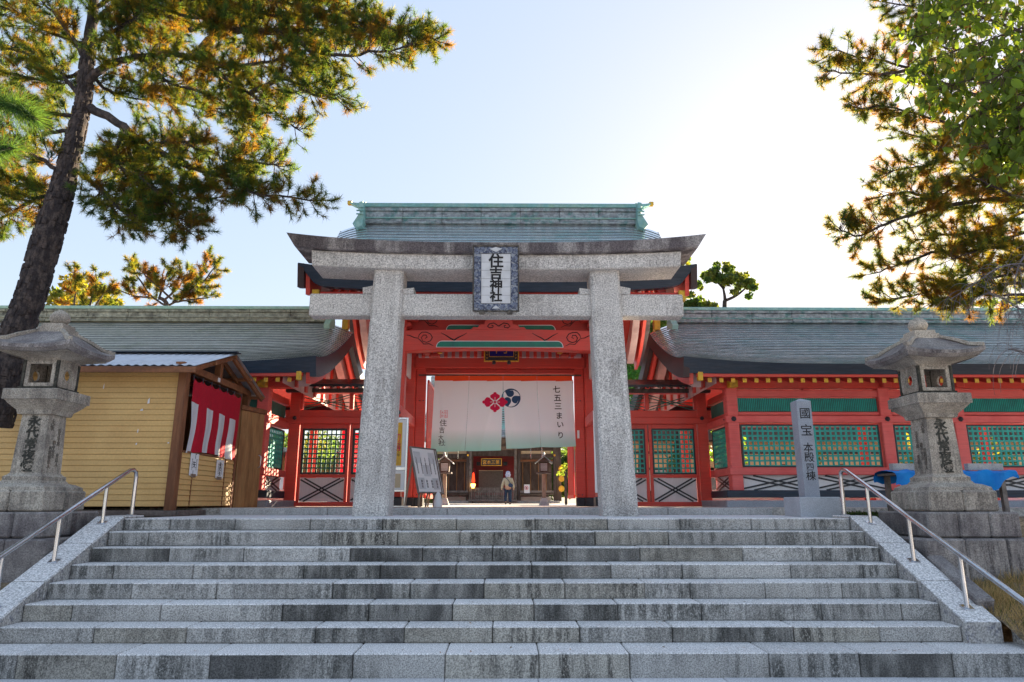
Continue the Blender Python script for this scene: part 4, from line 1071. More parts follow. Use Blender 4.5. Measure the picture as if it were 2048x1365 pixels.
shb('fascia_board', 'brown_h', -16.2, RXe+.01, 11.60, 11.635, rz(11.62)-.13, rz(11.62)-.025)
m = MB(); m.box(SX-.005, SX+.04, 13.2, 13.30, 2.52, 2.60, .006); m.build('power_socket', M['white'], sh)
# door leaf, slightly ajar
dr = Matrix.Rotation(R(-14), 3, 'Z')
hinge = Vector((SX+.02, 14.56, 0))
for k in range(4):
    m = MB(); c_ = hinge+dr@Vector((0, .10+k*.21, 1.13)); m.obox(c_, (.03, .205, 2.02), dr, .004); m.build('door_board', M['door_wood'], sh)
m = MB(); hp = hinge+dr@Vector((.03, .70, 1.1)); m.tube([hp+Vector((0, 0, -.14)), hp+Vector((.06, 0, -.10)), hp+Vector((.06, 0, .10)), hp+Vector((0, 0, .14))], .012, 8); m.build('door_handle', M['steel'], sh, True)
m = MB(); m.obox(hinge+dr@Vector((.0, .42, 2.20)), (.09, .92, .10), dr, .006); m.build('door_head', M['brown_h'], sh)

# striped curtain
ct = thing('striped_curtain', 'red and white striped curtain hung across the shed opening', 'curtain', (SX+.05, 13.25, 1.1))
CY0, CY1, CZ1, CZ0 = 12.14, 14.38, 2.42, 1.10
def cx_(y, z, h): return SX+.055+.030*math.sin(y*9)*h+.018*math.sin(y*21+2)*h-.02*h
stripes = [(CY0, 12.46, 'curtain_white'), (12.46, 12.78, 'curtain_red'), (12.78, 13.10, 'curtain_white'), (13.10, 13.36, 'curtain_red'), (13.36, 13.66, 'curtain_white'), (13.66, 13.92, 'curtain_red'), (13.92, 14.20, 'curtain_white'), (14.20, CY1, 'curtain_red')]
def cl_top(y):
    t = (y-CY0)/(CY1-CY0)*6; return CZ1-.07*(math.sin(math.pi*(t % 1))**.8)
def ctop_mid(y): return 1.98-.05*(y-CY0)
for a, b_, mt in stripes:
    rows = []
    for j in range(13):
        h = j/12
        rows.append([(cx_(y, 0, .3+h*.7), y+(.05*math.sin(h*5+y)*h if y > CY0+.01 else .08*math.sin(h*3.14)), ctop_mid(y)*(1-h)+(CZ0+.03*math.sin(y*3))*h) for y in [a+(b_-a)*i/6 for i in range(7)]])
    MB().grid(rows).build('stripe', M[mt], ct, True, fix=False)
rows = [[(cx_(y, 0, .3*j/5), y+(.05*0), cl_top(y)*(1-j/5)+ctop_mid(y)*j/5) for y in [CY0+(CY1-CY0)*i/48 for i in range(49)]] for j in range(6)]
MB().grid(rows).build('top_band', M['curtain_red'], ct, True, fix=False)
m = MB(); m.tube([(SX+.05, CY0-.05, 2.44), (SX+.05, CY1+.05, 2.44)], .006, 5); m.build('hanging_cord', M['black'], ct)
for k in range(7):
    y = CY0+(CY1-CY0)*k/6; m = MB(); m.box(SX+.045, SX+.06, y-.02, y+.02, 2.36, 2.46); m.build('hanging_loop', M['black'], ct)
def side_paper(u0, u1, v0, v1, txt, sz, label, small):
    ya = [abs(SX+.03)/abs(xx(u, 930, 1.0)) for u in (u0, u1)]
    y0, y1 = ya; zt = zz(v0, (y0+y1)/2); zb = zz(v1, (y0+y1)/2)
    t = thing('paper_notice', label, 'notice', (SX+.02, (y0+y1)/2, zb), group='paper notices on the shed counter')
    m = MB(); m.box(SX+.018, SX+.021, y0, y1, zb, zt); m.build('sheet', M['paper'], t)
    m = MB(); m.box(SX+.0215, SX+.023, y0+.06, y1-.06, zb-.03, zb+.03); m.build('tape', M['post_wood'], t)
    letters(txt, sz, (SX+.023, (y0+y1)/2, (zt+zb)/2), t, M['ink'], right=(0, 1, 0), extrude=.0005, bold=.002)
    for dy in small:
        letters('御祈祷受付中', .035, (SX+.023, (y0+y1)/2+dy, (zt+zb)/2), t, M['ink_grey'], right=(0, 1, 0), extrude=.0005)
side_paper(381, 397.5, 908, 952, '「矢」', .13, 'white paper notice with a large black character taped below the curtain nearer the stairs', (-.09, .09))
side_paper(434, 449, 921, 957, '破魔矢', .09, 'white paper notice with small lettering taped below the curtain nearer the wooden door', (-.08, .08))

# ================================================================== STONE LANTERNS
def lantern(cx, cy, s, zsc, label, mir):
    t = thing('stone_lantern', label, 'stone lantern', (cx, cy, -.75), group='pair of tall stone lanterns')
    Lm, Dm = M['lantern'], M['lantern_dark']
    zf = lambda z: .39+(z-.39)*zsc
    def sq(prof, name, mt=Lm, c=0): m = MB(); m.lathe([(r, zf(z)) for r, z in prof], cx, cy, sq=True); return m.build(name, mt, t)
    # tiers split in blocks
    for half, z0, z1, jn in ((.80, -.72, -.235, 3), (.62, -.228, .10, 3), (.475, .107, .385, 2)):
        for i in range(jn):
            x0, x1 = cx-half+2*half*i/jn, cx-half+2*half*(i+1)/jn
            for (ya, yb) in ((cy-half, cy-.003), (cy+.003, cy+half)):
                m = MB(); m.box(x0+(.003 if i else 0), x1-.003, ya, yb, z0-(.2 if z0 < -.5 else 0), z1, .022); m.build('base_block', Dm if half > .5 else Lm, t)
    sq([(.44, .386), (.43, .43), (.36, .47), (.30, .485), (.275, .52)], 'curved_plinth')
    sq([(.27, .521), (.27, .575), (.235, .60), (.22, .625)], 'shaft_foot')
    sq([(.215, .626), (.205, 1.0), (.19, 1.44)], 'shaft')
    sq([(.235, 1.441), (.25, 1.50), (.33, 1.585), (.365, 1.635)], 'ledge_corbel')
    sq([(.385, 1.636), (.385, 1.775), (.375, 1.785)], 'ledge')
    m = MB()
    for k in range(5):
        for fx in (-1, 1):
            a = -.27+k*.135
            for (px_, py_, d) in ((cx+a, cy-.387, 0), (cx+mir*.387, cy+a, 1)):
                pts = [(px_+(0 if d else .045*math.cos(q)), py_+(.045*math.cos(q) if d else 0), zf(1.705)+.035*math.sin(q)) for q in [i*.7 for i in range(10)]]
                if fx == 1: m.tube(pts, .004, 4)
    m.build('carved_band', Lm, t, kind='stuff')
    sq([(.27, 1.786), (.27, 1.83)], 'firebox_sill', M['carve'])
    zb0, zb1 = 1.831, 2.215
    for sx in (-1, 1):
        for sy in (-1, 1):
            m = MB(); m.box(cx+sx*.255, cx+sx*.215, cy+sy*.255, cy+sy*.215, zf(zb0), zf(zb1), .006); m.build('corner_stile', M['carve'], t)
    # front and back windows: square frame; sides: slab with a round hole
    for sy in (-1, 1):
        y0, y1 = cy+sy*.245, cy+sy*.215
        for a, b_, c_, d_ in ((-.212, -.155, zb0, zb1), (.155, .212, zb0, zb1), (-.155, .155, zb0, zb0+.055), (-.155, .155, zb1-.055, zb1)):
            m = MB(); m.box(cx+a, cx+b_, y0, y1, zf(c_), zf(d_), .005); m.build('window_surround', Lm, t)
    for sx in (-1, 1):
        x0 = cx+sx*.245; m = MB(); n = 24; zc_ = zf((zb0+zb1)/2); hh = (zf(zb1)-zf(zb0))/2; vs = []
        for xo in (x0, x0-sx*.03):
            for k in range(n):
                a = 2*math.pi*k/n; vs.append((xo, cy+.075*math.cos(a), zc_+.075*math.sin(a)))
            for k in range(n):
                a = 2*math.pi*k/n; q = max(abs(math.cos(a))/.21, abs(math.sin(a))/hh); vs.append((xo, cy+math.cos(a)/q, zc_+math.sin(a)/q))
        fs = []
        for k in range(n):
            k2 = (k+1) % n
            fs += [(k, k2, n+k2, n+k), (2*n+k, 3*n+k, 3*n+k2, 2*n+k2), (k, 2*n+k, 2*n+k2, k2), (n+k, n+k2, 3*n+k2, 3*n+k)]
        m.add(vs, fs); m.build('round_window_slab', Lm, t)
        m = MB(); m.tube([(x0+sx*.004, cy+.105*math.cos(a), zc_+.105*math.sin(a)) for a in [2*math.pi*k/20 for k in range(21)]], .010, 5); m.build('window_ring', Lm, t)
    sq([(.25, 2.216), (.25, 2.235), (.33, 2.27), (.50, 2.31)], 'roof_corbel')
    # roof with upswept corners
    nR = 10; rings = []
    RH = .565
    for (r, z, up) in ((RH-.06, 2.295, .035), (RH, 2.335, .06), (RH, 2.385, .07), (.43, 2.46, .02), (.33, 2.555, .0), (.20, 2.645, 0), (.15, 2.67, 0)):
        ring_ = []
        for e in range(4):
            for k in range(nR):
                q = -1+2*k/nR; a = [(q, -1), (1, q), (-q, 1), (-1, -q)][e]
                ring_.append((cx+a[0]*r, cy+a[1]*r, zf(z+up*abs(q)**3)))
        rings.append(ring_)
    vs = [p for r in rings for p in r]; n = 4*nR
    fs = [(i*n+k, i*n+(k+1) % n, (i+1)*n+(k+1) % n, (i+1)*n+k) for i in range(len(rings)-1) for k in range(n)]+[tuple(range(n))[::-1], tuple((len(rings)-1)*n+k for k in range(n))]
    m = MB(); m.add(vs, fs); m.build('roof_cap', M['lantern_dark'], t)
    for sx in (-1, 1):
        for sy in (-1, 1):
            m = MB(); pts = [(cx+sx*r, cy+sy*r, zf(z)) for r, z in ((.17, 2.68), (.33, 2.585), (.43, 2.505), (.555, 2.465))]
            m.tube(pts, [.03, .033, .035, .042], 4); m.build('hip_ridge', Lm, t)
    sq([(.19, 2.645), (.185, 2.73), (.165, 2.735)], 'finial_block'); sq([(.155, 2.736), (.15, 2.79), (.11, 2.80)], 'finial_step')
    m = MB(); m.lathe([(.075, zf(2.795)), (.08, zf(2.81)), (.115, zf(2.83)), (.135, zf(2.88)), (.128, zf(2.93)), (.09, zf(2.985)), (.035, zf(3.015)), (.008, zf(3.03))], cx, cy, 20); m.build('finial_ball', Lm, t, True)
    # inscriptions
    for k, ch in enumerate('永代常夜燈'):
        z = 1.345-k*.158; y = cy-(.192+(1.44-z)*.03)-.004
        letters(ch, .160, (cx, y, zf(z)), t, M['carve'], up=(0, .03, 1), extrude=.003, bold=.006, sx=1.1)
    xs_ = cx+mir*.2
    for k, (txt, dy, zt_) in enumerate((('大坂', -.10, 1.33), ('吉文字屋', .07, 1.2), ('講中安全', -.02, 1.02), ('西横堀住人', -.09, .92), ('世話人', .08, .86))):
        nn_ = len(txt); z = zt_-.03*nn_*.5; xo = xs_+mir*((1.44-z)*.03)-mir*.004
        letters(txt, .065 if k else .085, (xo, cy+dy, zf(z)), t, M['carve_soft'], right=(0, mir, 0), up=(-mir*.03, 0, 1), extrude=.003, bold=.001, gap=.95)
    return t
lantern(-6.66, 9.9, 1, 1.0, 'tall weathered stone lantern in front of the yellow shed', 1)
lantern(6.20, 9.9, 1, .968, 'tall weathered stone lantern before the blue tarpaulin and green lattice corridor', -1)

# ================================================================== INSCRIBED GREY PILLAR
ip = thing('inscribed_pillar', 'slim square grey granite pillar with carved black characters on a pale block', 'stone marker', (5.0, 11.4, 0))
m = MB(); x0, x1 = xx(1601, 1015, 11.12), xx(1683, 1015, 11.12); m.box(x0, x1, 11.12, 11.78, -.04, .31, .012); m.build('base_block', pm('pale_polished_granite', (.46, .48, .52), (.40, .42, .46), 3, speck=.3, spsc=90, rough=.7), ip)
pcx, pcy = 4.985, 11.45
m = MB(); m.lathe([(.122, .311), (.122, 1.88), (.118, 1.885), (.02, 1.93)], pcx, pcy, sq=True); m.build('shaft', M['pillar_grey'], ip)
for ch, v_, sz in (('國', 826.5, .195), ('宝', 859.5, .205), ('本', 895, .17), ('殿', 914.5, .17), ('四', 934, .135), ('棟', 951.5, .165)):
    letters(ch, sz, (pcx+.005, pcy-.123, zz(v_, pcy-.123)), ip, M['ink'], extrude=.002, bold=.001, sx=1.0)

# ================================================================== BANKS, EDGING, SMALL THINGS ON THE RIGHT
def bank(name, x0, x1):
    ys = [10.62, 10.3, 9.9, 9.3, 8.8, 8.3, 7.8, 7.3, 6.8, 6.3]; zs = [-.06, -.25, -.55, -.70, -.80, -.92, -1.06, -1.25, -1.42, -1.53]
    xs = np.linspace(x0, x1, 30); rows = []
    for y, z in zip(ys, zs): rows.append([(x, y, z+.03*math.sin(x*3.1+y*2)+.02*math.sin(x*7+y*5)) for x in xs])
    return MB().grid(rows).build(name, M['earth'], None, True, fix=False, kind='structure')
bank('earth_bank', 5.34, 16); bank('earth_bank', -16, -5.83)
def fast_mesh(name, V, F, mat, parent=None, tint=None, kind='stuff', smooth=False):
    """V (n,3), F (m,k) numpy; tint (n,3) per vertex"""
    me = bpy.data.meshes.new(name); n, (m, k) = len(V), F.shape
    o0 = np.array(org(parent)); V = V-o0
    me.vertices.add(n); me.vertices.foreach_set('co', V.astype(np.float32).ravel())
    me.loops.add(m*k); me.loops.foreach_set('vertex_index', F.astype(np.int32).ravel())
    me.polygons.add(m); me.polygons.foreach_set('loop_start', np.arange(0, m*k, k, dtype=np.int32))
    if tint is not None:
        a = me.color_attributes.new('tint', 'FLOAT_COLOR', 'POINT'); c = np.ones((n, 4), np.float32); c[:, :3] = tint; a.data.foreach_set('color', c.ravel())
    me.update(calc_edges=True)
    o = link_mesh(name, me, mat, parent); return put(o, kind=kind)
def unit(v): return v/np.maximum(np.linalg.norm(v, axis=1, keepdims=True), 1e-6)
def blades(P, D, L, W, tint, name, mat, parent=None, kind='stuff', bend=0):
    """one thin triangle per blade: base P, direction D, length L, width W"""
    n = len(P); side = unit(np.cross(D, rng.normal(size=(n, 3)))); W = W[:, None] if hasattr(W, '__len__') else W
    V = np.concatenate([P-side*W/2, P+side*W/2, P+D*L[:, None]]); F = np.stack([np.arange(n), np.arange(n)+n, np.arange(n)+2*n], 1)
    return fast_mesh(name, V, F, mat, parent, np.concatenate([tint]*3), kind)
def grass_on(name, x0, x1, label, n=9000):
    x = rng.uniform(x0, x1, n); y = rng.uniform(6.9, 10.2, n)
    z = np.interp(y, [6.3, 6.8, 7.3, 7.8, 8.3, 8.8, 9.3, 9.9, 10.3], [-1.53, -1.42, -1.25, -1.06, -.92, -.80, -.70, -.55, -.25])+.03*np.sin(x*3.1+y*2)
    keep = ~((abs(x-6.2) < .82) & (abs(y-9.9) < .82)); cl = np.sin(x*5+1)*np.sin(y*4.3)
    L = rng.uniform(.05, .13, n)+.13*(cl > .55)*rng.random(n)
    D = unit(np.stack([rng.normal(0, .45, n), rng.normal(0, .45, n), np.ones(n)], 1))
    t = rng.random((n, 1)); T = np.array([.52, .37, .17])*(.6+.6*rng.random((n, 1)))*(1-.0*t); T[rng.random(n) < .18] = (.10, .14, .035)
    o = blades(np.stack([x, y, z], 1)[keep], D[keep], L[keep], .008, T[keep], name, M['grass']); put(o, label, 'grass')
grass_on('dry_grass', 5.36, 9.5, 'dry straw coloured grass on the bank beside the stone lantern', 34000)
es = thing('edging_stone', 'dark weathered stone slab lying along the grass bank beside the handrail', 'edging stone', (5.9, 8.6, -.8))
m = MB(); m.bar(at(1868, 1122, 9.05), at(1972, 1212, 8.05), .20, .16, c=.02); m.build('slab', M['lantern_dark'], es)
es = thing('edging_block', 'low pale stone block at the foot of the dry grass bank', 'edging stone', (6.2, 7.8, -1.2))
for k in range(3): m = MB(); m.box(5.45+k*.62, 6.05+k*.62, 7.55, 7.85, -1.36, -1.10, .02); m.build('block', M['cheek'], es)
for k in range(3): m = MB(); m.box(5.40+k*.7, 6.08+k*.7, 7.40, 7.80, -1.8, -1.365, .02); m.build('block', M['lantern_dark'], es)
# moss plants
n = 2600; x = rng.uniform(5.5, 7.1, n); y = rng.uniform(12.2, 13.0, n)
V = np.stack([x, y, rng.uniform(-.04, .02, n)], 1); D = unit(rng.normal(size=(n, 3))+np.array([0, 0, .8])); T = np.array([.035, .06, .02])*(.5+rng.random((n, 1)))
put(blades(V, D, rng.uniform(.03, .09, n), .05, T, 'ground_cover', M['leaf']), 'dark green ground cover between the grey pillar and the stone lantern', 'ground cover')

# tarpaulin covered table with concrete blocks
tb = thing('trestle_table', 'low wooden table standing behind the stone lantern under blue tarpaulin', 'table', (8.0, 12.6, -.03))
m = MB(); m.box(6.95, 9.0, 12.3, 12.95, .70, .74); m.build('table_top', M['grey_timber'], tb)
for x in (7.1, 8.1, 8.85):
    for y in (12.36, 12.9): m = MB(); m.box(x-.04, x+.04, y-.04, y+.04, -.035, .70); m.build('leg', M['grey_timber'], tb)
tp = []
rows = []
for j in range(15):
    r = []
    for i in range(41):
        x = 6.88+2.2*i/40; q = j/14
        if q < .25: y = 12.97; z = .75-.18*(.25-q)/.25
        elif q < .75: y = 12.97-(q-.25)/.5*.72; z = .775
        else: y = 12.24-.03*math.sin(x*11)-.04*(q-.75); z = .77-(q-.75)/.25*(.20+.13*math.sin(x*3.2)+.05*math.sin(x*9)+(.10 if x < 7.5 else 0))
        r.append((x+.015*math.sin(q*20+x*5), y+.02*math.sin(x*17+q*9), z+.018*math.sin(x*13)*math.sin(q*14+1)+.01*math.sin(x*31)))
    rows.append(r)
o = MB().grid(rows).build('tarpaulin', M['tarp'], None, True, fix=False); put(o, 'crumpled bright blue tarpaulin draped over the table behind the stone lantern', 'tarpaulin')
def cblock(x, y, z, rz, label):
    t = thing('concrete_block', label, 'concrete block', (x, y, z), group='concrete blocks weighing down the tarpaulin')
    Mx = Matrix.Rotation(rz, 3, 'Z'); O = Vector((x, y, z))
    m = MB()
    for c_, s_ in (((0, -.04, .06), (.39, .022, .12)), ((0, .04, .06), (.39, .022, .12)), ((-.185, 0, .06), (.02, .058, .12)), ((-.06, 0, .06), (.025, .058, .12)), ((.06, 0, .06), (.025, .058, .12)), ((.185, 0, .06), (.02, .058, .12))):
        m.obox(O+Mx@Vector(c_), s_, Mx, .002)
    m.build('block', M['concrete'], t, kind='stuff'); return t
for i, (u_, lab) in enumerate(((1802, 'first grey hollow concrete block from the grey pillar on the blue tarpaulin'), (1832, 'grey hollow concrete block close against the stone lantern shaft on its stair side'),
                               (1953, 'grey hollow concrete block just beyond the stone lantern on the blue tarpaulin'), (1983, 'outermost grey hollow concrete block on the blue tarpaulin'))):
    cblock(xx(u_, 935, 12.5), 12.5+.03*(i % 2), .79, [.1, -.15, .05, -.08][i], lab)

# ================================================================== NOTICE BOARDS BY THE GATE
def lean_board(name, O, n2, w, h, lean, label, legs=True, papers=(), txt=()):
    t = thing(name, label, 'notice board', (O[0], O[1], ZF))
    n = Vector((n2[0], n2[1], 0)).normalized(); r = Vector((-n.y, n.x, 0)); up = (Vector((0, 0, 1))*math.cos(lean)-n*math.sin(lean)); nn = r.cross(up)
    Mx = Matrix((r, -nn, up)).transposed(); O = Vector(O)
    def bx(a, b_, c_, d_, e, f, nm, mt, ch=.003):
        m = MB(); m.obox(O+r*(a+b_)/2+up*(c_+d_)/2+nn*(e+f)/2, (b_-a, f-e, d_-c_), Mx, ch); return m.build(nm, M[mt], t)
    bx(0, w, 0, h, -.02, 0, 'board', 'paper')
    for a, b_, c_, d_ in ((-.03, 0, -.03, h+.03), (w, w+.03, -.03, h+.03), (0, w, -.03, 0), (0, w, h, h+.03)): bx(a, b_, c_, d_, -.03, .012, 'frame', 'grey_timber')
    for (a, b_, c_, d_, mt) in papers: bx(a*w, b_*w, c_*h, d_*h, .001, .004, 'paper_sheet', mt, 0)
    for (s_, a, c_, sz, mt) in txt: letters(s_, sz, O+r*a*w+up*c_*h+nn*.006, t, M[mt], right=r, up=up, extrude=.001, bold=.001)
    if legs:
        for a in (.04, w-.04):
            p = O+r*a-nn*.03
            m = MB(); m.bar(p+up*.0, (p.x+n.x*.0, p.y, ZF+.0), .045, .03); m.build('leg', M['post_wood'], t)
            q = p+up*h*.8; m = MB(); m.bar(q, (p.x-n.x*.38, p.y-n.y*.38, ZF), .04, .03); m.build('back_leg', M['post_wood'], t)
    return t
nb = (.86, -.51)
pp_ = [(.05+.32*i, .33+.32*i, .06+.3*j, .32+.3*j, 'paper' if (i+j) % 2 else 'tile') for i in range(3) for j in range(3)]
tx_ = [('七五三詣御祈祷受付', .12+.19*i, .60, .042, 'ink_grey') for i in range(5)]+[('御神楽', .2+.22*i, .2, .06, 'ink_grey') for i in range(4)]
A0 = at(838, 984, 15.0)
lean_board('notice_board', (A0.x, 15.0, A0.z), nb, .82, .98, R(15), 'wide white notice board with many paper sheets leaning beside the gate post', papers=pp_, txt=tx_)
B0 = at(868, 986, 15.9)
lean_board('notice_board', (B0.x, 15.9, B0.z), nb, .36, 1.02, R(15), 'narrow white board with large black brush writing standing next to the wide one',
           papers=[(.1, .9, .62, .95, 'paper'), (.1, .9, .08, .3, 'cream')], txt=[('御祈祷受付', .32, .55, .13, 'ink'), ('住吉大社', .68, .50, .11, 'ink')])
m = MB(); p_ = at(872, 1000, 14.9); m.lathe([(.09, ZF), (.10, ZF+.1), (.06, ZF+.26), (.02, ZF+.33)], p_.x, 15.35, 10); o = m.build('white_bag', M['paper'], None, True); put(o, 'white plastic bag on the ground at the foot of the notice boards', 'bag')

pc = thing('poster_case', 'white framed poster case with a yellow poster half hidden by the torii pillar', 'poster case', (-2.9, 15.3, ZF))
px0, px1 = xx(741, 920, 15.3), xx(811, 920, 15.3); z9 = lambda v: zz(v, 15.3)
def pcb(nm, mt, a, b_, c_, d_, y0=15.28, y1=15.33): m = MB(); m.box(a, b_, y0, y1, c_, d_, .003); return m.build(nm, M[mt], pc)
pcb('back_board', 'white', px0, px1, z9(980), z9(838)); pcb('poster', 'poster', px0+.08, px1-.09, z9(932), z9(846), 15.270, 15.279)
pcb('poster', 'plaster', px0+.16, px1-.22, z9(918), z9(856), 15.262, 15.269); pcb('picture', 'cream', px0+.08, px1-.09, z9(976), z9(948), 15.270, 15.279)
for a, b_ in ((px0-.04, px0), (px1, px1+.04)): pcb('frame', 'steel', a, b_, ZF, z9(836), 15.26, 15.34)
pcb('frame', 'steel', px0, px1, z9(836)-.04, z9(836), 15.26, 15.34); pcb('frame', 'steel', px0, px1, z9(941), z9(935), 15.26, 15.34); pcb('frame', 'steel', px0, px1, z9(984), z9(980), 15.26, 15.34)
pcb('foot', 'steel', px0-.04, px1+.12, ZF, ZF+.03, 15.1, 15.5)
letters('初詣', .20, ((px0+px1)/2+.18, 15.258, z9(885)), pc, M['crimson'], extrude=.001); letters('令和七年', .08, (px1-.15, 15.268, z9(900)), pc, M['ink'], extrude=.001)

bn = thing('banner_stand', 'narrow white vertical banner sign beside the stone torii pillar', 'banner sign', (2.05, 15.0, ZF))
bx0, bx1 = xx(1188, 900, 15.0), xx(1215, 900, 15.0); bz = lambda v: zz(v, 15.0)
m = MB(); m.box(bx0, bx1, 14.99, 15.01, bz(986), bz(822), .002); m.build('banner', M['paper'], bn)
m = MB(); m.tube([((bx0+bx1)/2-.03, 15.03, ZF), ((bx0+bx1)/2-.03, 15.03, bz(820))], .014, 8); m.build('pole', M['steel'], bn)
m = MB(); m.box(bx0-.03, bx1+.03, 14.85, 15.2, ZF, ZF+.02, .004); m.build('base', M['steel'], bn)
for k, (s_, du) in enumerate((('七五三の御祈祷をお受けの方は東門よりお進みください', .33), ('住吉大社社務所からのお知らせ', .6))):
    letters(s_, .042, (bx0+(bx1-bx0)*du, 14.988, bz(892+6*k)), bn, M['crest_navy'], extrude=.001, gap=1.2)
o = MB().box(xx(1154.5, 869, 17.88), xx(1159, 869, 17.88), 17.90, 17.906, zz(877, 17.9), zz(861, 17.9)).build('name_slip', M['paper'], None); put(o, 'small white paper slip pasted on the red gate post', 'paper slip')

# ================================================================== INNER HALL, COURT LANTERNS, PERSON
YH = 38.0
hx = lambda u: xx(u, 940, YH); hz = lambda v: zz(v, YH)
hl = thing('worship_hall', 'dark timber worship hall with picket fence seen under the curtain', 'hall', (hx(988), YH+3, ZF))
def hb(nm, mt, u0, u1, v0, v1, y0=YH, y1=YH+.2, c=.005): m = MB(); m.box(hx(u0), hx(u1), y0, y1, hz(v1), hz(v0), c); return m.build(nm, M[mt], hl)
hb('platform', 'granite', 868, 1118, 1002, 1007.5, YH-.3, YH+8, .02)
for (a, b_) in ((872, 938), (1040, 1106)):
    hb('cream_blind', 'cream', a+2, b_-3, 902, 908, YH+.05, YH+.1); hb('beam', 'old_wood', a, b_, 893, 901); hb('beam', 'old_wood', a, b_, 908.5, 916)
    hb('inner_rail', 'brown_h', a, b_, 919, 923, YH+.3, YH+.4)
    hb('inner_wall', 'old_wood', a, b_, 923, 981, YH+1.2, YH+1.3)
    for k in range(4): hb('door_stile', 'door_wood', a+6+k*16, a+7.3+k*16, 923, 981, YH+1.14, YH+1.19)
    hb('veranda_edge', 'grey_timber', a, b_, 982, 986, YH-.6, YH+.8); hb('veranda_edge', 'old_wood', a, b_, 986.5, 990, YH-.5, YH+.8); hb('white_base', 'plaster', a+2, b_-4, 994, 1003, YH+.3, YH+.4)
    for k in range(2): m = MB(); m.tube([(hx(a+22+k*22), YH-.1, hz(895)), (hx(a+22+k*22), YH-.1, hz(918))], .02, 5); m.build('hanging_rod', M['steel'], hl)
for u_ in (870, 935.5, 941, 1031, 1038, 1109): hb('post', 'grey_timber' if u_ in (941, 1031) else 'old_wood', u_-2.6, u_+2.6, 885, 1003, YH-.15, YH+.2, .02)
for u_ in (936, 1109): m = MB(); c_ = at(u_, 911, YH-.16); m.tube([c_, c_+Vector((0, -.05, 0))], .06, 10); m.build('gold_boss', M['gold'], hl)
hb('lintel', 'old_wood', 868, 1112, 888, 893, YH-.1, YH+.2); hb('center_beam', 'old_wood', 943, 1029, 900, 912, YH+.2, YH+.4)
hb('back_wall', 'maroon_wall', 943, 1029, 905, 990, YH+2.0, YH+2.1); hb('side_wall', 'maroon_wall', 943, 949, 935, 1000, YH+1.4, YH+1.5); hb('side_wall', 'maroon_wall', 1020, 1029, 935, 1000, YH+1.4, YH+1.5)
hb('dark_panel', 'black', 950, 958, 920, 928, YH+1.9, YH+1.98); hb('dark_panel', 'black', 1006, 1015, 920, 928, YH+1.9, YH+1.98)
hb('blind', 'shutter', 956, 1006, 940, 985, YH+1.2, YH+1.25); hb('blind_rail', 'cream', 956, 1006, 939, 940.2, YH+1.18, YH+1.26)
hb('step', 'grey_timber', 938, 1034, 1000, 1003, YH-.6, YH+.3)
for k in range(25):
    u_ = 944.5+k*3.45; x = hx(u_); m = MB(); z0_, z1_ = hz(1000), hz(977)
    m.prism([(x-.033, YH-.3, z0_), (x+.033, YH-.3, z0_), (x+.033, YH-.3, z1_), (x, YH-.3, z1_+.06), (x-.033, YH-.3, z1_)], (0, 1, 0), .03); m.build('picket', M['grey_timber'], hl)
for v_ in (984, 996): hb('fence_rail', 'grey_timber', 943, 1031, v_-1, v_+1, YH-.26, YH-.2)
# gold-hung side bay and roof
for v_ in (938, 958, 978): m = MB(); c_ = at(1123, v_, YH-.2); m.tube([c_+Vector((0, -.02, 0)), c_], .17, 8); m.build('gold_fitting', M['gold'], hl)
hb('post', 'old_wood', 1112, 1122, 885, 1003, YH-.1, YH+.1)
# hall roof
hroof = MB()
xs2 = (hx(845), hx(1128)); z_e = hz(880)
for q in range(22):
    y0, y1 = YH-1.6+q*.22, YH-1.6+(q+1)*.22; zq = lambda y: z_e+.0+(y-(YH-1.6))*.55+.035*(y-(YH-1.6))**2
    m = MB(); m.add([(xs2[0], y0, zq(y0)+.05), (xs2[1], y0, zq(y0)+.05), (xs2[1], y1, zq(y1)), (xs2[0], y1, zq(y1)), (xs2[0], y0, zq(y0)-.02), (xs2[1], y0, zq(y0)-.02)], [(0, 1, 2, 3), (4, 5, 1, 0)]); m.build('roof_course', M['copper_green'] if q > 3 else M['ridge'], hl)
m = MB(); m.add([(xs2[0], YH-1.5, z_e-.06), (xs2[1], YH-1.5, z_e-.06), (xs2[1], YH+3.3, z_e+3.3), (xs2[0], YH+3.3, z_e+3.3), (xs2[1], YH+8, z_e-.06), (xs2[0], YH+8, z_e-.06)], [(0, 1, 2, 3), (3, 2, 4, 5), (0, 3, 5), (1, 4, 2)]); m.build('roof_underside', M['old_wood'], hl)
m = MB(); m.box(xs2[0], xs2[1], YH+2.9, YH+3.7, z_e+3.3, z_e+4.1, .05); m.build('ridge', M['ridge'], hl)
hb('rear_wall', 'old_wood', 870, 1110, 885, 1003, YH+6, YH+6.1)
hp = thing('hall_plaque', 'small gold framed black plaque over the inner hall opening', 'plaque', (hx(982), YH+.1, hz(932)))
m = MB(); m.box(hx(963), hx(1002), YH+.12, YH+.18, hz(931), hz(918)); m.build('board', M['black'], hp)
for a, b_, c_, d_ in ((962, 1003.5, 917, 918.4), (962, 1003.5, 930.6, 932), (962, 963.4, 918.5, 930.5), (1002, 1003.5, 918.5, 930.5)):
    m = MB(); m.box(hx(a), hx(b_), YH+.08, YH+.19, hz(d_), hz(c_), .01); m.build('gold_frame', M['gold'], hp)
for k, ch in enumerate('宮本三第'): letters(ch, .24, (hx(969+k*8.6), YH+.11, hz(924.5)), hp, M['gold'], extrude=.003)
ll = thing('lit_lantern', 'glowing yellow paper lantern beside the picket fence in the hall opening', 'lantern', (hx(947), YH-.35, hz(978)))
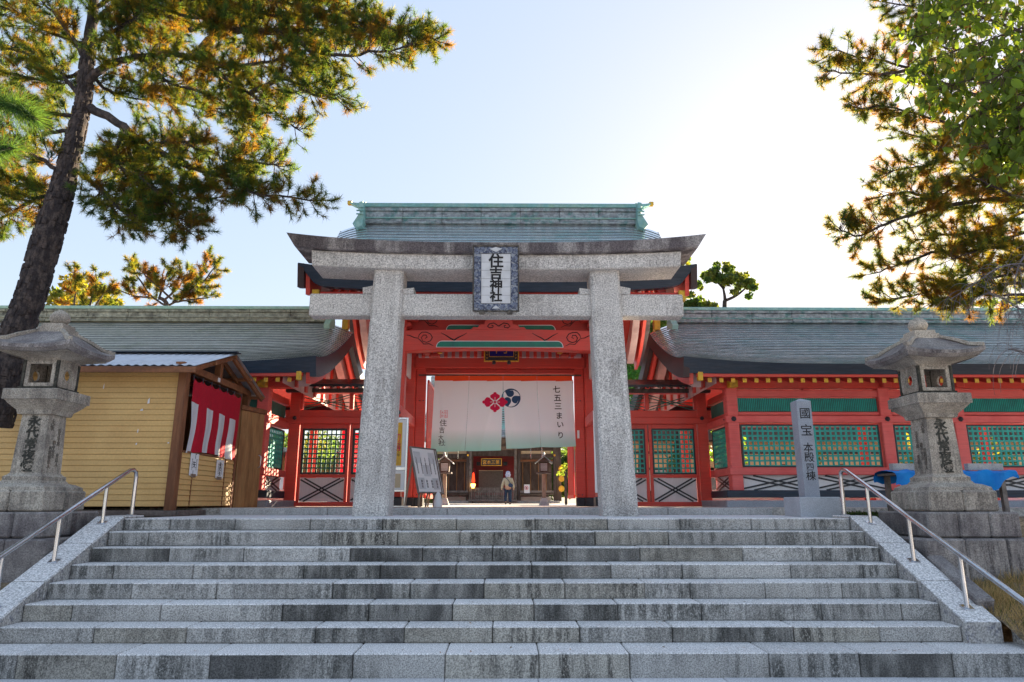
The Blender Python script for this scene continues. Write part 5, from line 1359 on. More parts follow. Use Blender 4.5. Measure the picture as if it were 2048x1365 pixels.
m = MB(); m.lathe([(.07, hz(977)), (.12, hz(972)), (.13, hz(969)), (.10, hz(968))], hx(947), YH-.35, 8); m.build('shade', M['lit'], ll); m = MB(); m.tube([(hx(947), YH-.35, ZF+.05), (hx(947), YH-.35, hz(977))], .02, 6); m.build('stem', M['old_wood'], ll)
o = MB().lathe([(.03, hz(966)), (.09, hz(963)), (.07, hz(955)), (.03, hz(945))], hx(946), YH+.6, 8).build('red_lamp', M['red_lit'], None, True); put(o, 'glowing red lamp inside the hall opening above the yellow lantern', 'lamp')
sg = thing('prohibition_sign', 'white board with a red circle sign standing on the hall veranda', 'sign', (hx(1053), YH-.62, hz(987)))
m = MB(); m.box(hx(1047.5), hx(1058.5), YH-.62, YH-.60, hz(987), hz(970)); m.build('board', M['paper'], sg)
m = MB(); c_ = at(1053, 976, YH-.64); m.tube([c_+Vector((.09*math.cos(a), 0, .09*math.sin(a))) for a in [i*math.pi/8 for i in range(17)]], .012, 4); m.bar(c_+Vector((-.06, 0, .06)), c_+Vector((.06, 0, -.06)), .02, .01); m.build('red_ring', M['crimson'], sg)
m = MB(); m.box(c_.x-.03, c_.x+.03, YH-.635, YH-.625, c_.z-.05, c_.z+.03); m.build('pictogram', M['ink'], sg)

def court_lantern(u, Y, label):
    x = xx(u, 1000, Y); z_ = lambda v: zz(v, Y)
    t = thing('court_lantern', label, 'wooden lantern', (x, Y, ZF), group='wooden post lanterns in the court')
    m = MB(); m.lathe([(.19, ZF-.02), (.17, ZF+.05), (.10, ZF+.26)], x, Y, sq=True); m.build('stone_foot', M['concrete'], t)
    m = MB(); m.box(x-.07, x+.07, Y-.07, Y+.07, ZF+.26, z_(948), .01); m.build('post', M['post_wood'], t)
    m = MB(); m.box(x-.26, x+.26, Y-.26, Y+.26, z_(948), z_(945), .01); m.build('shelf', M['old_wood'], t)
    m = MB(); m.lathe([(.155, z_(944.8)), (.19, z_(926))], x, Y, sq=True); m.build('box', M['old_wood'], t)
    m = MB(); a, b_ = z_(942.5), z_(927.5); m.add([(x-.118, Y-.172, a), (x+.118, Y-.172, a), (x+.128, Y-.193, b_), (x-.128, Y-.193, b_)], [(0, 1, 2, 3)]); w_ = m.build('paper_window', M['lattice_paper'], t)
    m = MB()
    for k in range(7):
        q = -.12+.24*k/6; m.bar((x+q, Y-.180, a), (x+q*1.05, Y-.200, b_), .010, .008)
        h = a+(b_-a)*k/6; m.bar((x-.12, Y-.180-.02*k/6, h), (x+.12, Y-.180-.02*k/6, h), .008, .010)
    m.build('window_bars', M['old_wood'], t, kind='stuff')
    zt = z_(925); pts = []
    for s in (-1, 1):
        m = MB(); m.add([(x, Y-.34, zt+.24), (x+s*.32, Y-.34, zt-.02), (x+s*.32, Y+.34, zt-.02), (x, Y+.34, zt+.24), (x, Y-.34, zt+.20), (x+s*.32, Y-.34, zt-.06), (x+s*.32, Y+.34, zt-.06), (x, Y+.34, zt+.20)],
                        [(0, 1, 2, 3), (4, 7, 6, 5), (0, 4, 5, 1), (1, 5, 6, 2), (2, 6, 7, 3)]); m.build('roof_slope', M['ridge'], t)
    m = MB(); m.prism([(x-.2, Y-.25, zt+.0), (x+.2, Y-.25, zt+.0), (x, Y-.25, zt+.18)], (0, 1, 0), .5); m.build('gable', M['old_wood'], t)
    m = MB(); m.box(x-.035, x+.035, Y-.36, Y+.36, zt+.22, zt+.28, .01); m.lathe([(.05, zt+.28), (.02, zt+.36)], x, Y-.3, 6); m.build('roof_ridge', M['ridge'], t)
    return t
court_lantern(888.5, 26, 'wooden post lantern with papered window beside the leaning notice boards')
court_lantern(1088, 26, 'wooden post lantern with papered window near the walking person')

def skinned(name, verts, edges, radii, mat, parent, sub=1, root=0):
    me = bpy.data.meshes.new(name); o0 = org(parent)
    me.from_pydata([tuple(Vector(v)-o0) for v in verts], edges, []); o = bpy.data.objects.new(name, me); COL.objects.link(o)
    sk = o.modifiers.new('skin', 'SKIN'); sk.use_smooth_shade = True
    for i, r in enumerate(radii): d = me.skin_vertices[0].data[i]; d.radius = r if hasattr(r, '__len__') else (r, r); d.use_root = i == root
    if sub: s_ = o.modifiers.new('sub', 'SUBSURF'); s_.levels = sub; s_.render_levels = sub
    dg = bpy.context.evaluated_depsgraph_get(); me2 = bpy.data.meshes.new_from_object(o.evaluated_get(dg)); bpy.data.objects.remove(o)
    me2.materials.clear(); return link_mesh(name, me2, mat, parent)
YPn = 34.0; X_ = xx(1016, 980, YPn); g0 = ZF
pr = thing('person', 'person seen from behind in beige jacket, dark trousers, patterned hat, navy shoulder bag', 'person', (X_, YPn, ZF))
def pj(dx, dy, z): return (X_+dx, YPn+dy, g0+z)
body = [pj(0, 0, .78), pj(0, .01, 1.0), pj(0, .02, 1.22), pj(0, .03, 1.31), pj(0, .05, 1.40), pj(0, .05, 1.50), pj(.085, 0, .72), pj(.10, .05, .42), pj(.10, 0, .08), pj(.10, .12, .04), pj(-.085, 0, .72), pj(-.10, .14, .43), pj(-.11, .0, .11), pj(-.11, .13, .06),
        pj(.17, .02, 1.20), pj(.24, .0, .97), pj(.27, .06, .76), pj(.275, .09, .68), pj(-.17, .02, 1.20), pj(-.25, -.02, .97), pj(-.30, .03, .76), pj(-.31, .05, .68)]
be = [(0, 1), (1, 2), (2, 3), (3, 4), (4, 5), (0, 6), (6, 7), (7, 8), (8, 9), (0, 10), (10, 11), (11, 12), (12, 13), (2, 14), (14, 15), (15, 16), (16, 17), (2, 18), (18, 19), (19, 20), (20, 21)]
skinned('body', body, be, [.13, .13, .14, .06, .095, .07, .085, .055, .035, .03, .085, .055, .035, .03, .055, .042, .033, .035, .055, .042, .033, .035], M['skin'], pr)
jk = [pj(0, 0, .80), pj(0, .01, 1.0), pj(0, .02, 1.20), pj(0, .03, 1.30), pj(.18, .02, 1.19), pj(.25, .0, .96), pj(.28, .06, .74), pj(-.18, .02, 1.19), pj(-.26, -.02, .96), pj(-.31, .03, .74)]
skinned('jacket', jk, [(0, 1), (1, 2), (2, 3), (2, 4), (4, 5), (5, 6), (2, 7), (7, 8), (8, 9)], [(.20, .15), (.19, .15), (.18, .14), .08, .085, .072, .058, .085, .072, .058], M['jacket'], pr)
tr = [pj(0, 0, .80), pj(.09, 0, .70), pj(.10, .05, .42), pj(.10, 0, .09), pj(-.09, 0, .70), pj(-.10, .14, .43), pj(-.11, 0, .12)]
skinned('trousers', tr, [(0, 1), (1, 2), (2, 3), (0, 4), (4, 5), (5, 6)], [.155, .105, .085, .075, .105, .085, .075], M['jeans'], pr)
m = MB(); m.lathe([(.145, g0+1.40), (.135, g0+1.44), (.11, g0+1.46), (.105, g0+1.54), (.06, g0+1.585), (.01, g0+1.595)], X_, YPn+.05, 12); m.lathe([(.10, g0+1.30), (.125, g0+1.36), (.12, g0+1.44)], X_, YPn+.03, 12); m.build('hat', M['hat'], pr, True, kind='stuff')
m = MB(); m.obox(pj(.13, -.19, .90), (.22, .12, .17), Matrix.Rotation(.3, 3, 'Y'), .04); m.build('shoulder_bag', M['bag'], pr, True)
m = MB(); m.tube([pj(.13, -.17, .97), pj(.02, -.17, 1.15), pj(-.12, -.10, 1.28)], .016, 5); m.build('bag_strap', M['bag'], pr)
for s, dy, dz in ((.10, .06, 0), (-.11, .07, .02)): m = MB(); m.obox(pj(s, dy, .04+dz), (.09, .25, .08), None, .025); m.build('shoe', M['ink'], pr, True)

# buildings and goods glimpsed through the lattices
ob = thing('office_building', 'long tan boarded building with dark openings seen through the green lattice', 'building', (16, 31, ZF))
def obb(nm, mt, x0, x1, z0, z1, y0=31, y1=31.2): m = MB(); m.box(x0, x1, y0, y1, z0, z1, .005); return m.build(nm, M[mt], ob)
obb('wall', 'tan_board', 5.5, 30, 1.75, 3.0); obb('eave_board', 'old_wood', 5.2, 30.5, 2.9, 3.9, 30.2, 31.2); obb('dark_band', 'old_wood', 5.5, 30, 2.35, 2.45, 30.9, 31); obb('white_wall', 'plaster', 5.5, 30, .75, 1.7, 32.5, 32.6); obb('rear_wall', 'old_wood', 7, 30, .12, 3.4, 34, 34.1)
for x in np.arange(7.2, 30, 2.6): obb('post', 'brown', x, x+.2, .12, 1.9, 30.95, 31.2); obb('white_blind', 'cream', x+.5, x+1.4, .6, 1.7, 31.05, 31.1)
obb('counter', 'tan_board', 7, 30, .12, .75, 31.0, 31.1); obb('roof', 'ridge', 6.3, 30.7, 3.9, 4.05, 30.0, 36)
for i, (x, z0_, z1_) in enumerate(((17.6, .5, 1.9), (19.4, .4, 1.7))):
    m = MB(); m.box(x, x+.5, 28.0, 28.05, z0_, z1_); m.tube([(x, 28.02, ZF), (x, 28.02, z1_+.1)], .02, 6); o = m.build('red_banner' if i == 0 else 'white_banner', M['pink_cloth'] if i == 0 else M['paper'], None); put(o, ('red' if i == 0 else 'white')+' cloth banner in the court seen through the lattice beyond the grey pillar', 'banner', kind='thing')
for i, (u_, vt, w_) in enumerate(((690, 862, .30), (712, 866, .22))):
    x = xx(u_, 900, 22); t = thing('nobori_banner', ['tall pink banner with white writing seen through the lattice door', 'second narrower pink banner beside the torii pillar behind the lattice door'][i], 'banner', (x, 22, ZF))
    m = MB(); m.box(x-w_/2, x+w_/2, 22, 22.01, zz(945, 22), zz(vt, 22)); m.build('cloth', M['pink_cloth'], t); m = MB(); m.tube([(x-w_/2-.02, 22, ZF), (x-w_/2-.02, 22, zz(vt-6, 22))], .015, 6); m.build('pole', M['white'], t)
    letters('七五三まいり', .15, (x, 21.995, zz(905, 22)), t, M['paper'], extrude=.001, gap=1.1)
sb = thing('side_hall', 'low pale building with grey roof behind the lattice doors', 'building', (-13, 34, ZF))
m = MB(); m.box(-26, -5.4, 34, 34.2, ZF, 1.5); m.build('wall', M['plaster'], sb); m = MB(); m.box(-26.4, -5.0, 33.2, 38, 2.6, 2.8); m.build('roof', M['ridge'], sb)
for x in np.arange(-25.8, -5.2, 2.5): m = MB(); m.box(x, x+.22, 33.9, 34.15, ZF, 2.6); m.build('post', M['red'], sb)
m = MB(); m.box(-26, -5.4, 37.5, 37.6, ZF, 2.6); m.build('rear_wall', M['tan_board'], sb)

# ================================================================== TREES
def bezier(pts, n=6):
    pts = [Vector(p) for p in pts]; out = []
    for i in range(len(pts)-1):
        p0, p1, p2, p3 = pts[max(i-1, 0)], pts[i], pts[i+1], pts[min(i+2, len(pts)-1)]
        for k in range(n):
            t = k/n; out.append(.5*((2*p1)+(-p0+p2)*t+(2*p0-5*p1+4*p2-p3)*t*t+(-p0+3*p1-3*p2+p3)*t**3))
    out.append(pts[-1]); return out
TREEV = {}
def tufts(tips, dirs, tints, nn, L, W, name, parent, spread=1.15, mat='needle'):
    k = len(tips); P = np.repeat(np.array(tips), nn, 0); D = np.repeat(np.array(dirs), nn, 0); T = np.repeat(np.array(tints), nn, 0)
    N_ = k*nn
    P = P-D*rng.uniform(0, .9, (N_, 1))*L*.8
    D2 = unit(D*.75+rng.normal(size=(N_, 3))*spread*.62)
    T = T*(.75+.5*rng.random((N_, 1)))
    return blades(P, D2, L*rng.uniform(.65, 1.05, N_), W, T, name, M[mat], parent)
def pine_branch(poly, r0, r1, t, acc, tw, twl=.55, dens=9, start=.2, need_up=.35, sub=True):
    pts = bezier(poly, 5); pts = [p+Vector((random.uniform(-.02, .02), random.uniform(-.03, .03), random.uniform(-.02, .02))) for p in pts]
    n = len(pts); m = MB(); m.tube(pts, [r0+(r1-r0)*(i/(n-1))**.8 for i in range(n)], 7)
    m.build('branch', M['bark'], t, True)
    L = sum((pts[i+1]-pts[i]).length for i in range(n-1)); cnt = int(L*dens)
    for j in range(cnt):
        q = start+(1-start)*(j+random.random())/cnt; f = q*(n-1); i = min(int(f), n-2)
        p = pts[i].lerp(pts[i+1], f-i); d = (pts[i+1]-pts[i]).normalized()
        sd_ = Vector((random.gauss(0, 1), random.gauss(0, 1), random.gauss(.15, .7))); sd_ -= d*sd_.dot(d)
        if sd_.length < .1: continue
        dr_ = (sd_.normalized()*.9+d*random.uniform(.2, .9)).normalized(); l = twl*random.uniform(.5, 1.15)*(1-.35*q)
        pine_twig(p, dr_, l, acc, tw, need_up, sub)
    pine_twig(pts[-1], (pts[-1]-pts[-3]).normalized(), twl*.5, acc, tw, need_up, False)
def pine_twig(p, d, l, acc, tw, up, sub):
    steps = max(3, int(l/.085)); q = p.copy(); pts = [q.copy()]; dd = d.copy()
    brown = random.random() < .24
    for s in range(steps):
        dd = (dd+Vector((random.gauss(0, .13), random.gauss(0, .13), random.gauss(.10, .12)*up*2))).normalized(); q = q+dd*l/steps; pts.append(q.copy())
        if s > 0:
            sdv = Vector((random.gauss(0, 1), random.gauss(0, 1), random.gauss(.3, .8))).normalized()
            nd = (dd*.8+sdv*.8).normalized()
            tip = q+nd*.05
            if sub and random.random() < .55:
                e = q+nd*random.uniform(.08, .2); tw.append((q.copy(), e.copy(), .006)); acc.append((e, nd, brown)); 
            else: acc.append((tip, nd, brown))
            if random.random() < .5: acc.append((q-nd*.03+dd*.03, (dd-sdv*.5).normalized(), brown))
    acc.append((pts[-1], dd, brown and random.random() < .5))
    for a, b_ in zip(pts[:-1], pts[1:]): tw.append((a, b_, .009))
def finish_pine(t, acc, tw, nn, L, W, tints=((.038, .080, .034), (.095, .110, .022), (.110, .078, .022))):
    V = []; F = []; k = 0
    A = np.array([a for a, b_, r in tw]); B = np.array([b_ for a, b_, r in tw]); Rr_ = np.array([r for a, b_, r in tw])[:, None]
    D = unit(B-A); S = unit(np.cross(D, np.array([[.3, .5, .8]]))); S2 = np.cross(D, S); n = len(A)
    ring_ = lambda P, s: [P+S*Rr_*s, P+(-.5*S+.87*S2)*Rr_*s, P+(-.5*S-.87*S2)*Rr_*s]
    V = np.concatenate(ring_(A, 1)+ring_(B, .7)); i = np.arange(n); F = np.concatenate([np.stack([i+a*n, i+b_*n, i+(b_+3)*n, i+(a+3)*n], 1) for a, b_ in ((0, 1), (1, 2), (2, 0))])
    fast_mesh('twigs', V, F, M['twig'], t)
    P = np.array([a for a, d, b_ in acc]); D = unit(np.array([tuple(d) for a, d, b_ in acc])); br = np.array([b_ for a, d, b_ in acc])
    T = np.where(rng.random((len(P), 1)) < .6, np.array([tints[0]]), np.array([tints[1]])); T[br] = np.array(tints[2])
    tufts(P, D, T*(.7+.6*rng.random((len(P), 1))), nn, L, W, 'needles', t)
def P_(lst): return [at(u, v, Y) for u, v, Y in lst]

lp = thing('pine_tree', 'tall leaning pine with dark bark rising behind the stone lantern by the yellow shed', 'tree', (-8.4, 11.2, 0))
tr_ = P_([(-22, 850, 11.25), (2, 770, 11.2), (25, 690, 11.2), (62, 590, 11.2), (88, 500, 11.2), (119, 400, 11.2), (144, 300, 11.2), (166, 205, 11.2), (176, 110, 11.25), (188, 0, 11.3), (196, -140, 11.4)])
pts = bezier(tr_, 8); n = len(pts); rr = np.interp(np.linspace(0, 1, n), [0, .1, .3, .42, .55, .65, .8, .9, 1], [.33, .26, .215, .225, .170, .135, .115, .08, .05])
m = MB(); m.tube(pts, [r*(1+.06*math.sin(i*1.7)) for i, r in enumerate(rr)], 20); trk = m.build('trunk', M['bark'], lp, True)
# raised bark plates
Vb = []; bark = MB(); random.seed(4)
for i in range(2, n-14):
    for k in range(13):
        if random.random() < .25: continue
        d = (pts[i+1]-pts[i]).normalized(); a = d.orthogonal().normalized(); b_ = d.cross(a); th = 2*math.pi*(k+random.random()*.8)/13
        o_ = a*math.cos(th)+b_*math.sin(th); c_ = pts[i].lerp(pts[i+1], random.random())+o_*(rr[i]*1.0); ta = d.cross(o_)
        Mx = Matrix((ta, d, o_)).transposed(); bark.obox(c_, (rr[i]*random.uniform(.25, .42), random.uniform(.06, .15), .035), Mx, .010)
bark.build('bark_plates', M['bark'], trk, kind='stuff')
m = MB(); m.lathe([(.02, -.06), (.12, -.04), (.15, 0), (.10, .05), (.02, .06)], 0, 0, 10)
acc, tw = [], []
LB = [[(165, 170, 11.2), (215, 132, 11), (290, 112, 10.8), (385, 118, 10.5), (450, 155, 10.3), (520, 200, 10.2), (600, 262, 10)],
      [(238, 110, 11), (238, 40, 10.8), (250, -40, 10.6)],
      [(385, 116, 10.5), (450, 62, 10.3), (560, 62, 10.1), (690, 62, 9.9), (800, 62, 9.8), (870, 78, 9.8)],
      [(178, 215, 11.2), (240, 248, 11), (290, 290, 10.8), (370, 330, 10.6), (440, 350, 10.4), (480, 358, 10.3), (510, 388, 10.2), (640, 402, 10)],
      [(150, 340, 11.2), (190, 370, 11), (240, 420, 10.8), (300, 440, 10.6), (390, 440, 10.4)],
      [(125, 345, 11.2), (60, 305, 11), (0, 265, 10.8), (-60, 240, 10.6)], [(125, 385, 11.2), (70, 400, 11.5), (20, 430, 11.8), (-40, 450, 12)],
      [(160, 190, 11.2), (100, 130, 11.4), (20, 95, 11.8), (-60, 70, 12)], [(172, 100, 11.2), (300, 25, 10.6), (450, -10, 10.2), (600, 12, 10), (740, 35, 9.9)],
      [(172, 120, 11.2), (120, 40, 11), (60, -20, 10.8)], [(240, 150, 11.6), (330, 195, 12), (400, 215, 12.2), (470, 215, 12.4)],
      [(200, 372, 11.6), (235, 430, 11.9), (265, 455, 12)], [(500, 185, 10.2), (570, 160, 10), (630, 190, 9.9), (680, 188, 9.8)],
      [(580, 62, 10.1), (640, 110, 9.8), (740, 105, 9.6), (830, 90, 9.5)], [(300, 112, 11), (340, 60, 11.4), (420, 20, 11.8), (520, 30, 12)],
      [(160, 230, 11.2), (90, 230, 11.6), (20, 200, 12), (-30, 180, 12.3)], [(480, 165, 10.3), (500, 230, 10.5), (490, 280, 10.6)], [(250, 260, 11), (230, 320, 10.7), (300, 370, 10.5), (340, 420, 10.4), (380, 465, 10.3)],
      [(185, 20, 11.3), (300, -40, 11), (450, -60, 10.6), (620, -40, 10.2)], [(400, 120, 10.6), (470, 130, 10.2), (560, 120, 9.9), (620, 130, 9.8)],
      [(300, 290, 10.8), (360, 285, 10.4), (400, 300, 10.2)], [(430, 350, 10.4), (480, 320, 10.2), (560, 335, 10)], [(180, 150, 11.3), (230, 190, 11.8), (290, 200, 12.2)],
      [(180, 60, 11.3), (240, 0, 11.2), (330, -30, 11)], [(240, 50, 11), (320, 30, 10.6), (420, 40, 10.3), (520, 85, 10.2)], [(170, 90, 11.5), (90, 60, 11.8), (20, 20, 12), (-40, 0, 12)], [(160, 150, 11.5), (80, 160, 11.7), (0, 140, 12)],
      [(150, 260, 11.4), (80, 270, 11.6), (10, 320, 11.8), (-30, 350, 12)], [(560, 62, 10.1), (600, 100, 10.3), (640, 150, 10.5)], [(300, 112, 10.8), (330, 160, 10.7), (420, 190, 10.6), (500, 250, 10.5)], [(240, 250, 11), (280, 350, 10.9), (330, 390, 10.8), (430, 400, 10.6)],
      [(190, 370, 11), (220, 320, 11.3), (280, 330, 11.5)], [(200, -20, 11.3), (360, -10, 11.4), (520, -30, 11.2), (680, 10, 10.8)], [(380, 60, 10.6), (480, 30, 10.2), (640, 40, 10), (760, 70, 9.9)], [(100, 420, 11.5), (60, 370, 11.8), (10, 380, 12)]]
for i, b_ in enumerate(LB):
    pine_branch(P_(b_), .085 if i in (0, 2, 3) else .045, .012, lp, acc, tw, twl=.52, dens=30, start=.12 if i not in (3,) else .2)
finish_pine(lp, acc, tw, 38, .135, .0080)

rp_ = thing('pine_tree', 'large pine reaching in beside the blue tarpaulin and stone lantern with sunlit golden needles', 'tree', (11.6, 12.4, 0))
m = MB(); m.tube(bezier(P_([(2270, 1000, 12.4), (2240, 700, 12.4), (2200, 450, 12.3), (2180, 200, 12.2), (2150, -50, 12.1)]), 6), [.36-.01*i for i in range(25)], 14); m.build('trunk', M['bark'], rp_, True)
acc, tw = [], []
RB = [[(2190, 330, 12.3), (2050, 240, 12), (1930, 185, 11.7), (1830, 140, 11.4), (1730, 115, 11.2), (1650, 98, 11.1)], [(1830, 140, 11.4), (1740, 150, 11.3), (1655, 143, 11.2)], [(2190, 350, 12.3), (1970, 270, 12), (1860, 235, 11.8), (1780, 215, 11.6), (1715, 218, 11.5)],
      [(1950, 265, 12), (1860, 275, 11.9), (1790, 262, 11.8)], [(2190, 430, 12.3), (2030, 350, 12), (1920, 325, 11.6), (1830, 335, 11.4), (1775, 345, 11.3)], [(2190, 470, 12.3), (2020, 405, 11.8), (1880, 415, 11.4), (1790, 442, 11.2), (1720, 470, 11.1), (1675, 458, 11)],
      [(1880, 412, 11.4), (1820, 385, 11.2), (1765, 395, 11.1)], [(2190, 500, 12.3), (2020, 520, 12.2), (1910, 560, 12.2), (1820, 592, 12.2), (1755, 600, 12.2)], [(1950, 530, 12.2), (1880, 505, 12), (1800, 530, 11.9), (1745, 548, 11.8)],
      [(2160, 120, 12.2), (1980, 40, 11.8), (1860, 20, 11.6), (1760, 5, 11.5)], [(2190, 560, 12.3), (2060, 590, 12.4), (1960, 590, 12.5), (1890, 598, 12.5)], [(2100, 280, 12.1), (1980, 330, 11.6), (1900, 380, 11.2), (1850, 400, 11)],
      [(2100, 400, 12.1), (1990, 450, 12), (1900, 470, 12), (1830, 480, 12)], [(2100, 330, 12), (2000, 300, 11.4), (1930, 290, 11.1), (1870, 300, 11)], [(2100, 440, 12.1), (2010, 480, 11.6), (1960, 500, 11.4), (1900, 520, 11.2)],
      [(2050, 200, 12), (1930, 120, 12.2), (1850, 80, 12.4), (1800, 60, 12.5)], [(2120, 380, 12), (2060, 400, 11.4), (2000, 380, 11), (1940, 350, 10.9)],
      [(2150, 520, 12.3), (2050, 540, 12), (1970, 560, 11.8), (1900, 590, 11.7)], [(2150, 480, 12.3), (2080, 520, 11.8), (2000, 500, 11.5), (1930, 480, 11.3)], [(2100, 560, 12.2), (2010, 570, 12), (1930, 600, 12), (1860, 605, 12)], [(2150, 250, 12.2), (2060, 300, 11.6), (2010, 330, 11.4), (1960, 400, 11.3)]]
for i, b_ in enumerate(RB): pine_branch(P_(b_), .06 if i in (0, 5) else .04, .010, rp_, acc, tw, twl=.54, dens=16, start=.15)
finish_pine(rp_, acc, tw, 34, .14, .0088, tints=((.05, .09, .038), (.12, .12, .026), (.13, .085, .026)))

# pine spray close to the camera at the upper left
fp = thing('pine_spray', 'close dark green pine spray with long needles hanging in at the upper corner', 'pine branch', (-3.2, 3.6, 2.2))
acc, tw = [], []
for b_ in ([(-120, 150, 3.7), (-40, 190, 3.65), (30, 215, 3.6), (75, 240, 3.6)], [(-120, 300, 3.9), (-40, 300, 3.85), (25, 298, 3.8)], [(-60, -60, 3.7), (60, -50, 3.6), (150, -28, 3.6)]):
    q = bezier(P_(b_), 5); m = MB(); m.tube(q, .011, 6); m.build('branch', M['twig'], fp, True)
    for i in range(3, len(q)):
        for k in range(3): acc.append((q[i], ((q[i]-q[i-1]).normalized()+Vector((random.gauss(0, .2), random.gauss(0, .25), random.gauss(-.05, .25)))).normalized(), False)); tw.append((q[i-1], q[i], .006))
finish_pine(fp, acc, tw, 46, .19, .0034, tints=((.028, .075, .040), (.040, .085, .035), (.06, .07, .03)))

# broad leaves hanging close at the upper right: the largest 300 are leaves of their own
bt = thing('broadleaf_tree', 'broad leaved branches with large drooping green leaves hanging in over the pine', 'tree', (7.5, 7.0, 3))
lv = bpy.data.meshes.new('leaf')
vs = []; N_ = 6
for i in range(N_+1):
    t = i/N_; wd = .032*math.sin(math.pi*min(t*1.02, 1))**.7*(1.15-.35*t); 
    vs += [(-wd, t*.105, -.012*math.sin(t*3)-.006), (0, t*.105, .004-.014*math.sin(t*3)), (wd, t*.105, -.012*math.sin(t*3)-.006)]
fs = []
for i in range(N_): fs += [(i*3, i*3+1, i*3+4, i*3+3), (i*3+1, i*3+2, i*3+5, i*3+4)]
lv.from_pydata(vs, [], fs); lv.materials.append(M['big_leaf']); lv.polygons.foreach_set('use_smooth', [True]*len(lv.polygons))
lv2 = lv.copy(); lv2.materials.clear(); lv2.materials.append(M['big_leaf_dry'])
TW = [[(2200, -60, 7), (2050, -20, 6.8), (1930, 10, 6.6), (1850, 40, 6.5), (1830, 75, 6.4)], [(2200, 0, 7), (2060, 50, 6.6), (1950, 90, 6.4), (1860, 120, 6.3), (1835, 150, 6.3)], [(2200, 60, 6.8), (2080, 110, 6.5), (1980, 150, 6.3), (1900, 170, 6.2), (1870, 185, 6.2)],
      [(2200, 100, 6.8), (2090, 160, 6.4), (2020, 200, 6.2), (1960, 225, 6.1), (1935, 235, 6.1)], [(2200, 160, 6.6), (2100, 210, 6.2), (2040, 250, 6), (2000, 280, 6), (1990, 285, 6)], [(2200, 200, 6.5), (2110, 260, 6.1), (2060, 295, 5.9), (2035, 315, 5.9)],
      [(2150, -80, 6.6), (2010, -60, 6.3), (1920, -30, 6.2), (1850, -5, 6.1)], [(2200, 30, 7.4), (2070, 20, 7.2), (1960, 40, 7.1), (1890, 75, 7)], [(2200, 130, 7.3), (2080, 100, 7.1), (1990, 105, 7), (1930, 140, 6.9)], [(2200, -20, 6.3), (2120, 60, 6), (2050, 120, 5.9), (2000, 150, 5.8)],
      [(2200, 90, 6.2), (2120, 130, 5.9), (2070, 180, 5.8), (2030, 225, 5.8)], [(2180, -100, 7.6), (2050, -60, 7.4), (1950, -20, 7.3), (1900, 20, 7.2)]]
cand = []
for b_ in TW:
    q = bezier(P_(b_), 7); m = MB(); m.tube(q, [.014-.011*i/(len(q)-1) for i in range(len(q))], 5); m.build('branch', M['twig'], bt, True)
    for i in range(4, len(q)):
        for k in range(9 if i > 10 else 7):
            o_ = Vector((random.gauss(0, .10), random.gauss(0, .13), random.gauss(-.05, .09))); cand.append((q[i]+o_, q[i]))
random.shuffle(cand)
Vl = np.array([v.co for v in lv.vertices]); Fl = np.array([tuple(p.vertices) for p in lv.polygons])
bv, bfz, bt_, cnt = [], [], [], 0
stalks = []
for j, (p, a) in enumerate(cand):
    e = Euler((R(random.gauss(-75, 28)), R(random.gauss(0, 30)), random.uniform(0, 6.28))).to_matrix(); s_ = random.uniform(.75, 1.3)
    stalks.append((a, p, .0022))
    if j < 290:
        o = bpy.data.objects.new('leaf', lv2 if random.random() < .07 else lv); COL.objects.link(o); o.parent = bt; o.matrix_local = Matrix.Translation(p-org(bt)) @ e.to_4x4() @ Matrix.Scale(s_, 4)
    else:
        Mx = np.array(e)*s_; bv.append(Vl@Mx.T+np.array(p)); bfz.append(Fl+cnt*len(Vl)); cnt += 1; bt_.append(np.repeat(np.array([[.085, .13, .02]])*random.uniform(.6, 1.7), len(Vl), 0))
if cnt: fast_mesh('more_leaves', np.concatenate(bv), np.concatenate(bfz), M['leaf'], bt, np.concatenate(bt_))
A_ = np.array([a for a, b_, r in stalks]); B_ = np.array([b_ for a, b_, r in stalks]); S_ = unit(np.cross(B_-A_, rng.normal(size=A_.shape)))*.003; n = len(A_); i = np.arange(n)
fast_mesh('leaf_stalks', np.concatenate([A_-S_, A_+S_, B_+S_, B_-S_]), np.stack([i, i+n, i+2*n, i+3*n], 1), M['twig'], bt)

# bare drooping twigs at the right edge
wt = thing('bare_branch', 'bare grey branch with thin drooping twigs hanging in beside the stone lantern', 'branch', (6.6, 8.4, 2.6))
tw = []
for b_ in ([(2130, 540, 8.6), (2050, 528, 8.5), (2000, 535, 8.4), (1960, 560, 8.3), (1900, 600, 8.2)], [(2130, 470, 8.8), (2060, 500, 8.6), (2030, 560, 8.5), (2040, 640, 8.4)], [(2130, 720, 8.4), (2050, 705, 8.3), (2015, 698, 8.3)], [(2100, 600, 8.3), (2050, 620, 8.2), (2010, 600, 8.1), (1975, 585, 8.1)]):
    q = bezier(P_(b_), 6); m = MB(); m.tube(q, [.016-.012*i/(len(q)-1) for i in range(len(q))], 5); m.build('branch', M['grey_twig'], wt, True)
    for i in range(4, len(q)):
        for k in range(2):
            p = q[i].copy(); d = Vector((random.gauss(0, .5), random.gauss(0, .4), random.uniform(-.3, .5))).normalized()
            for s in range(random.randint(4, 9)):
                d = (d+Vector((random.gauss(0, .1), random.gauss(0, .1), -.42))).normalized(); p2 = p+d*.075; tw.append((p.copy(), p2.copy(), .0035-.0002*s)); p = p2
A = np.array([a for a, b_, r in tw]); B = np.array([b_ for a, b_, r in tw]); Rr_ = np.array([r for a, b_, r in tw])[:, None]; D = unit(B-A); S = unit(np.cross(D, np.array([[.3, .5, .8]]))); S2 = np.cross(D, S); n = len(A); i = np.arange(n)
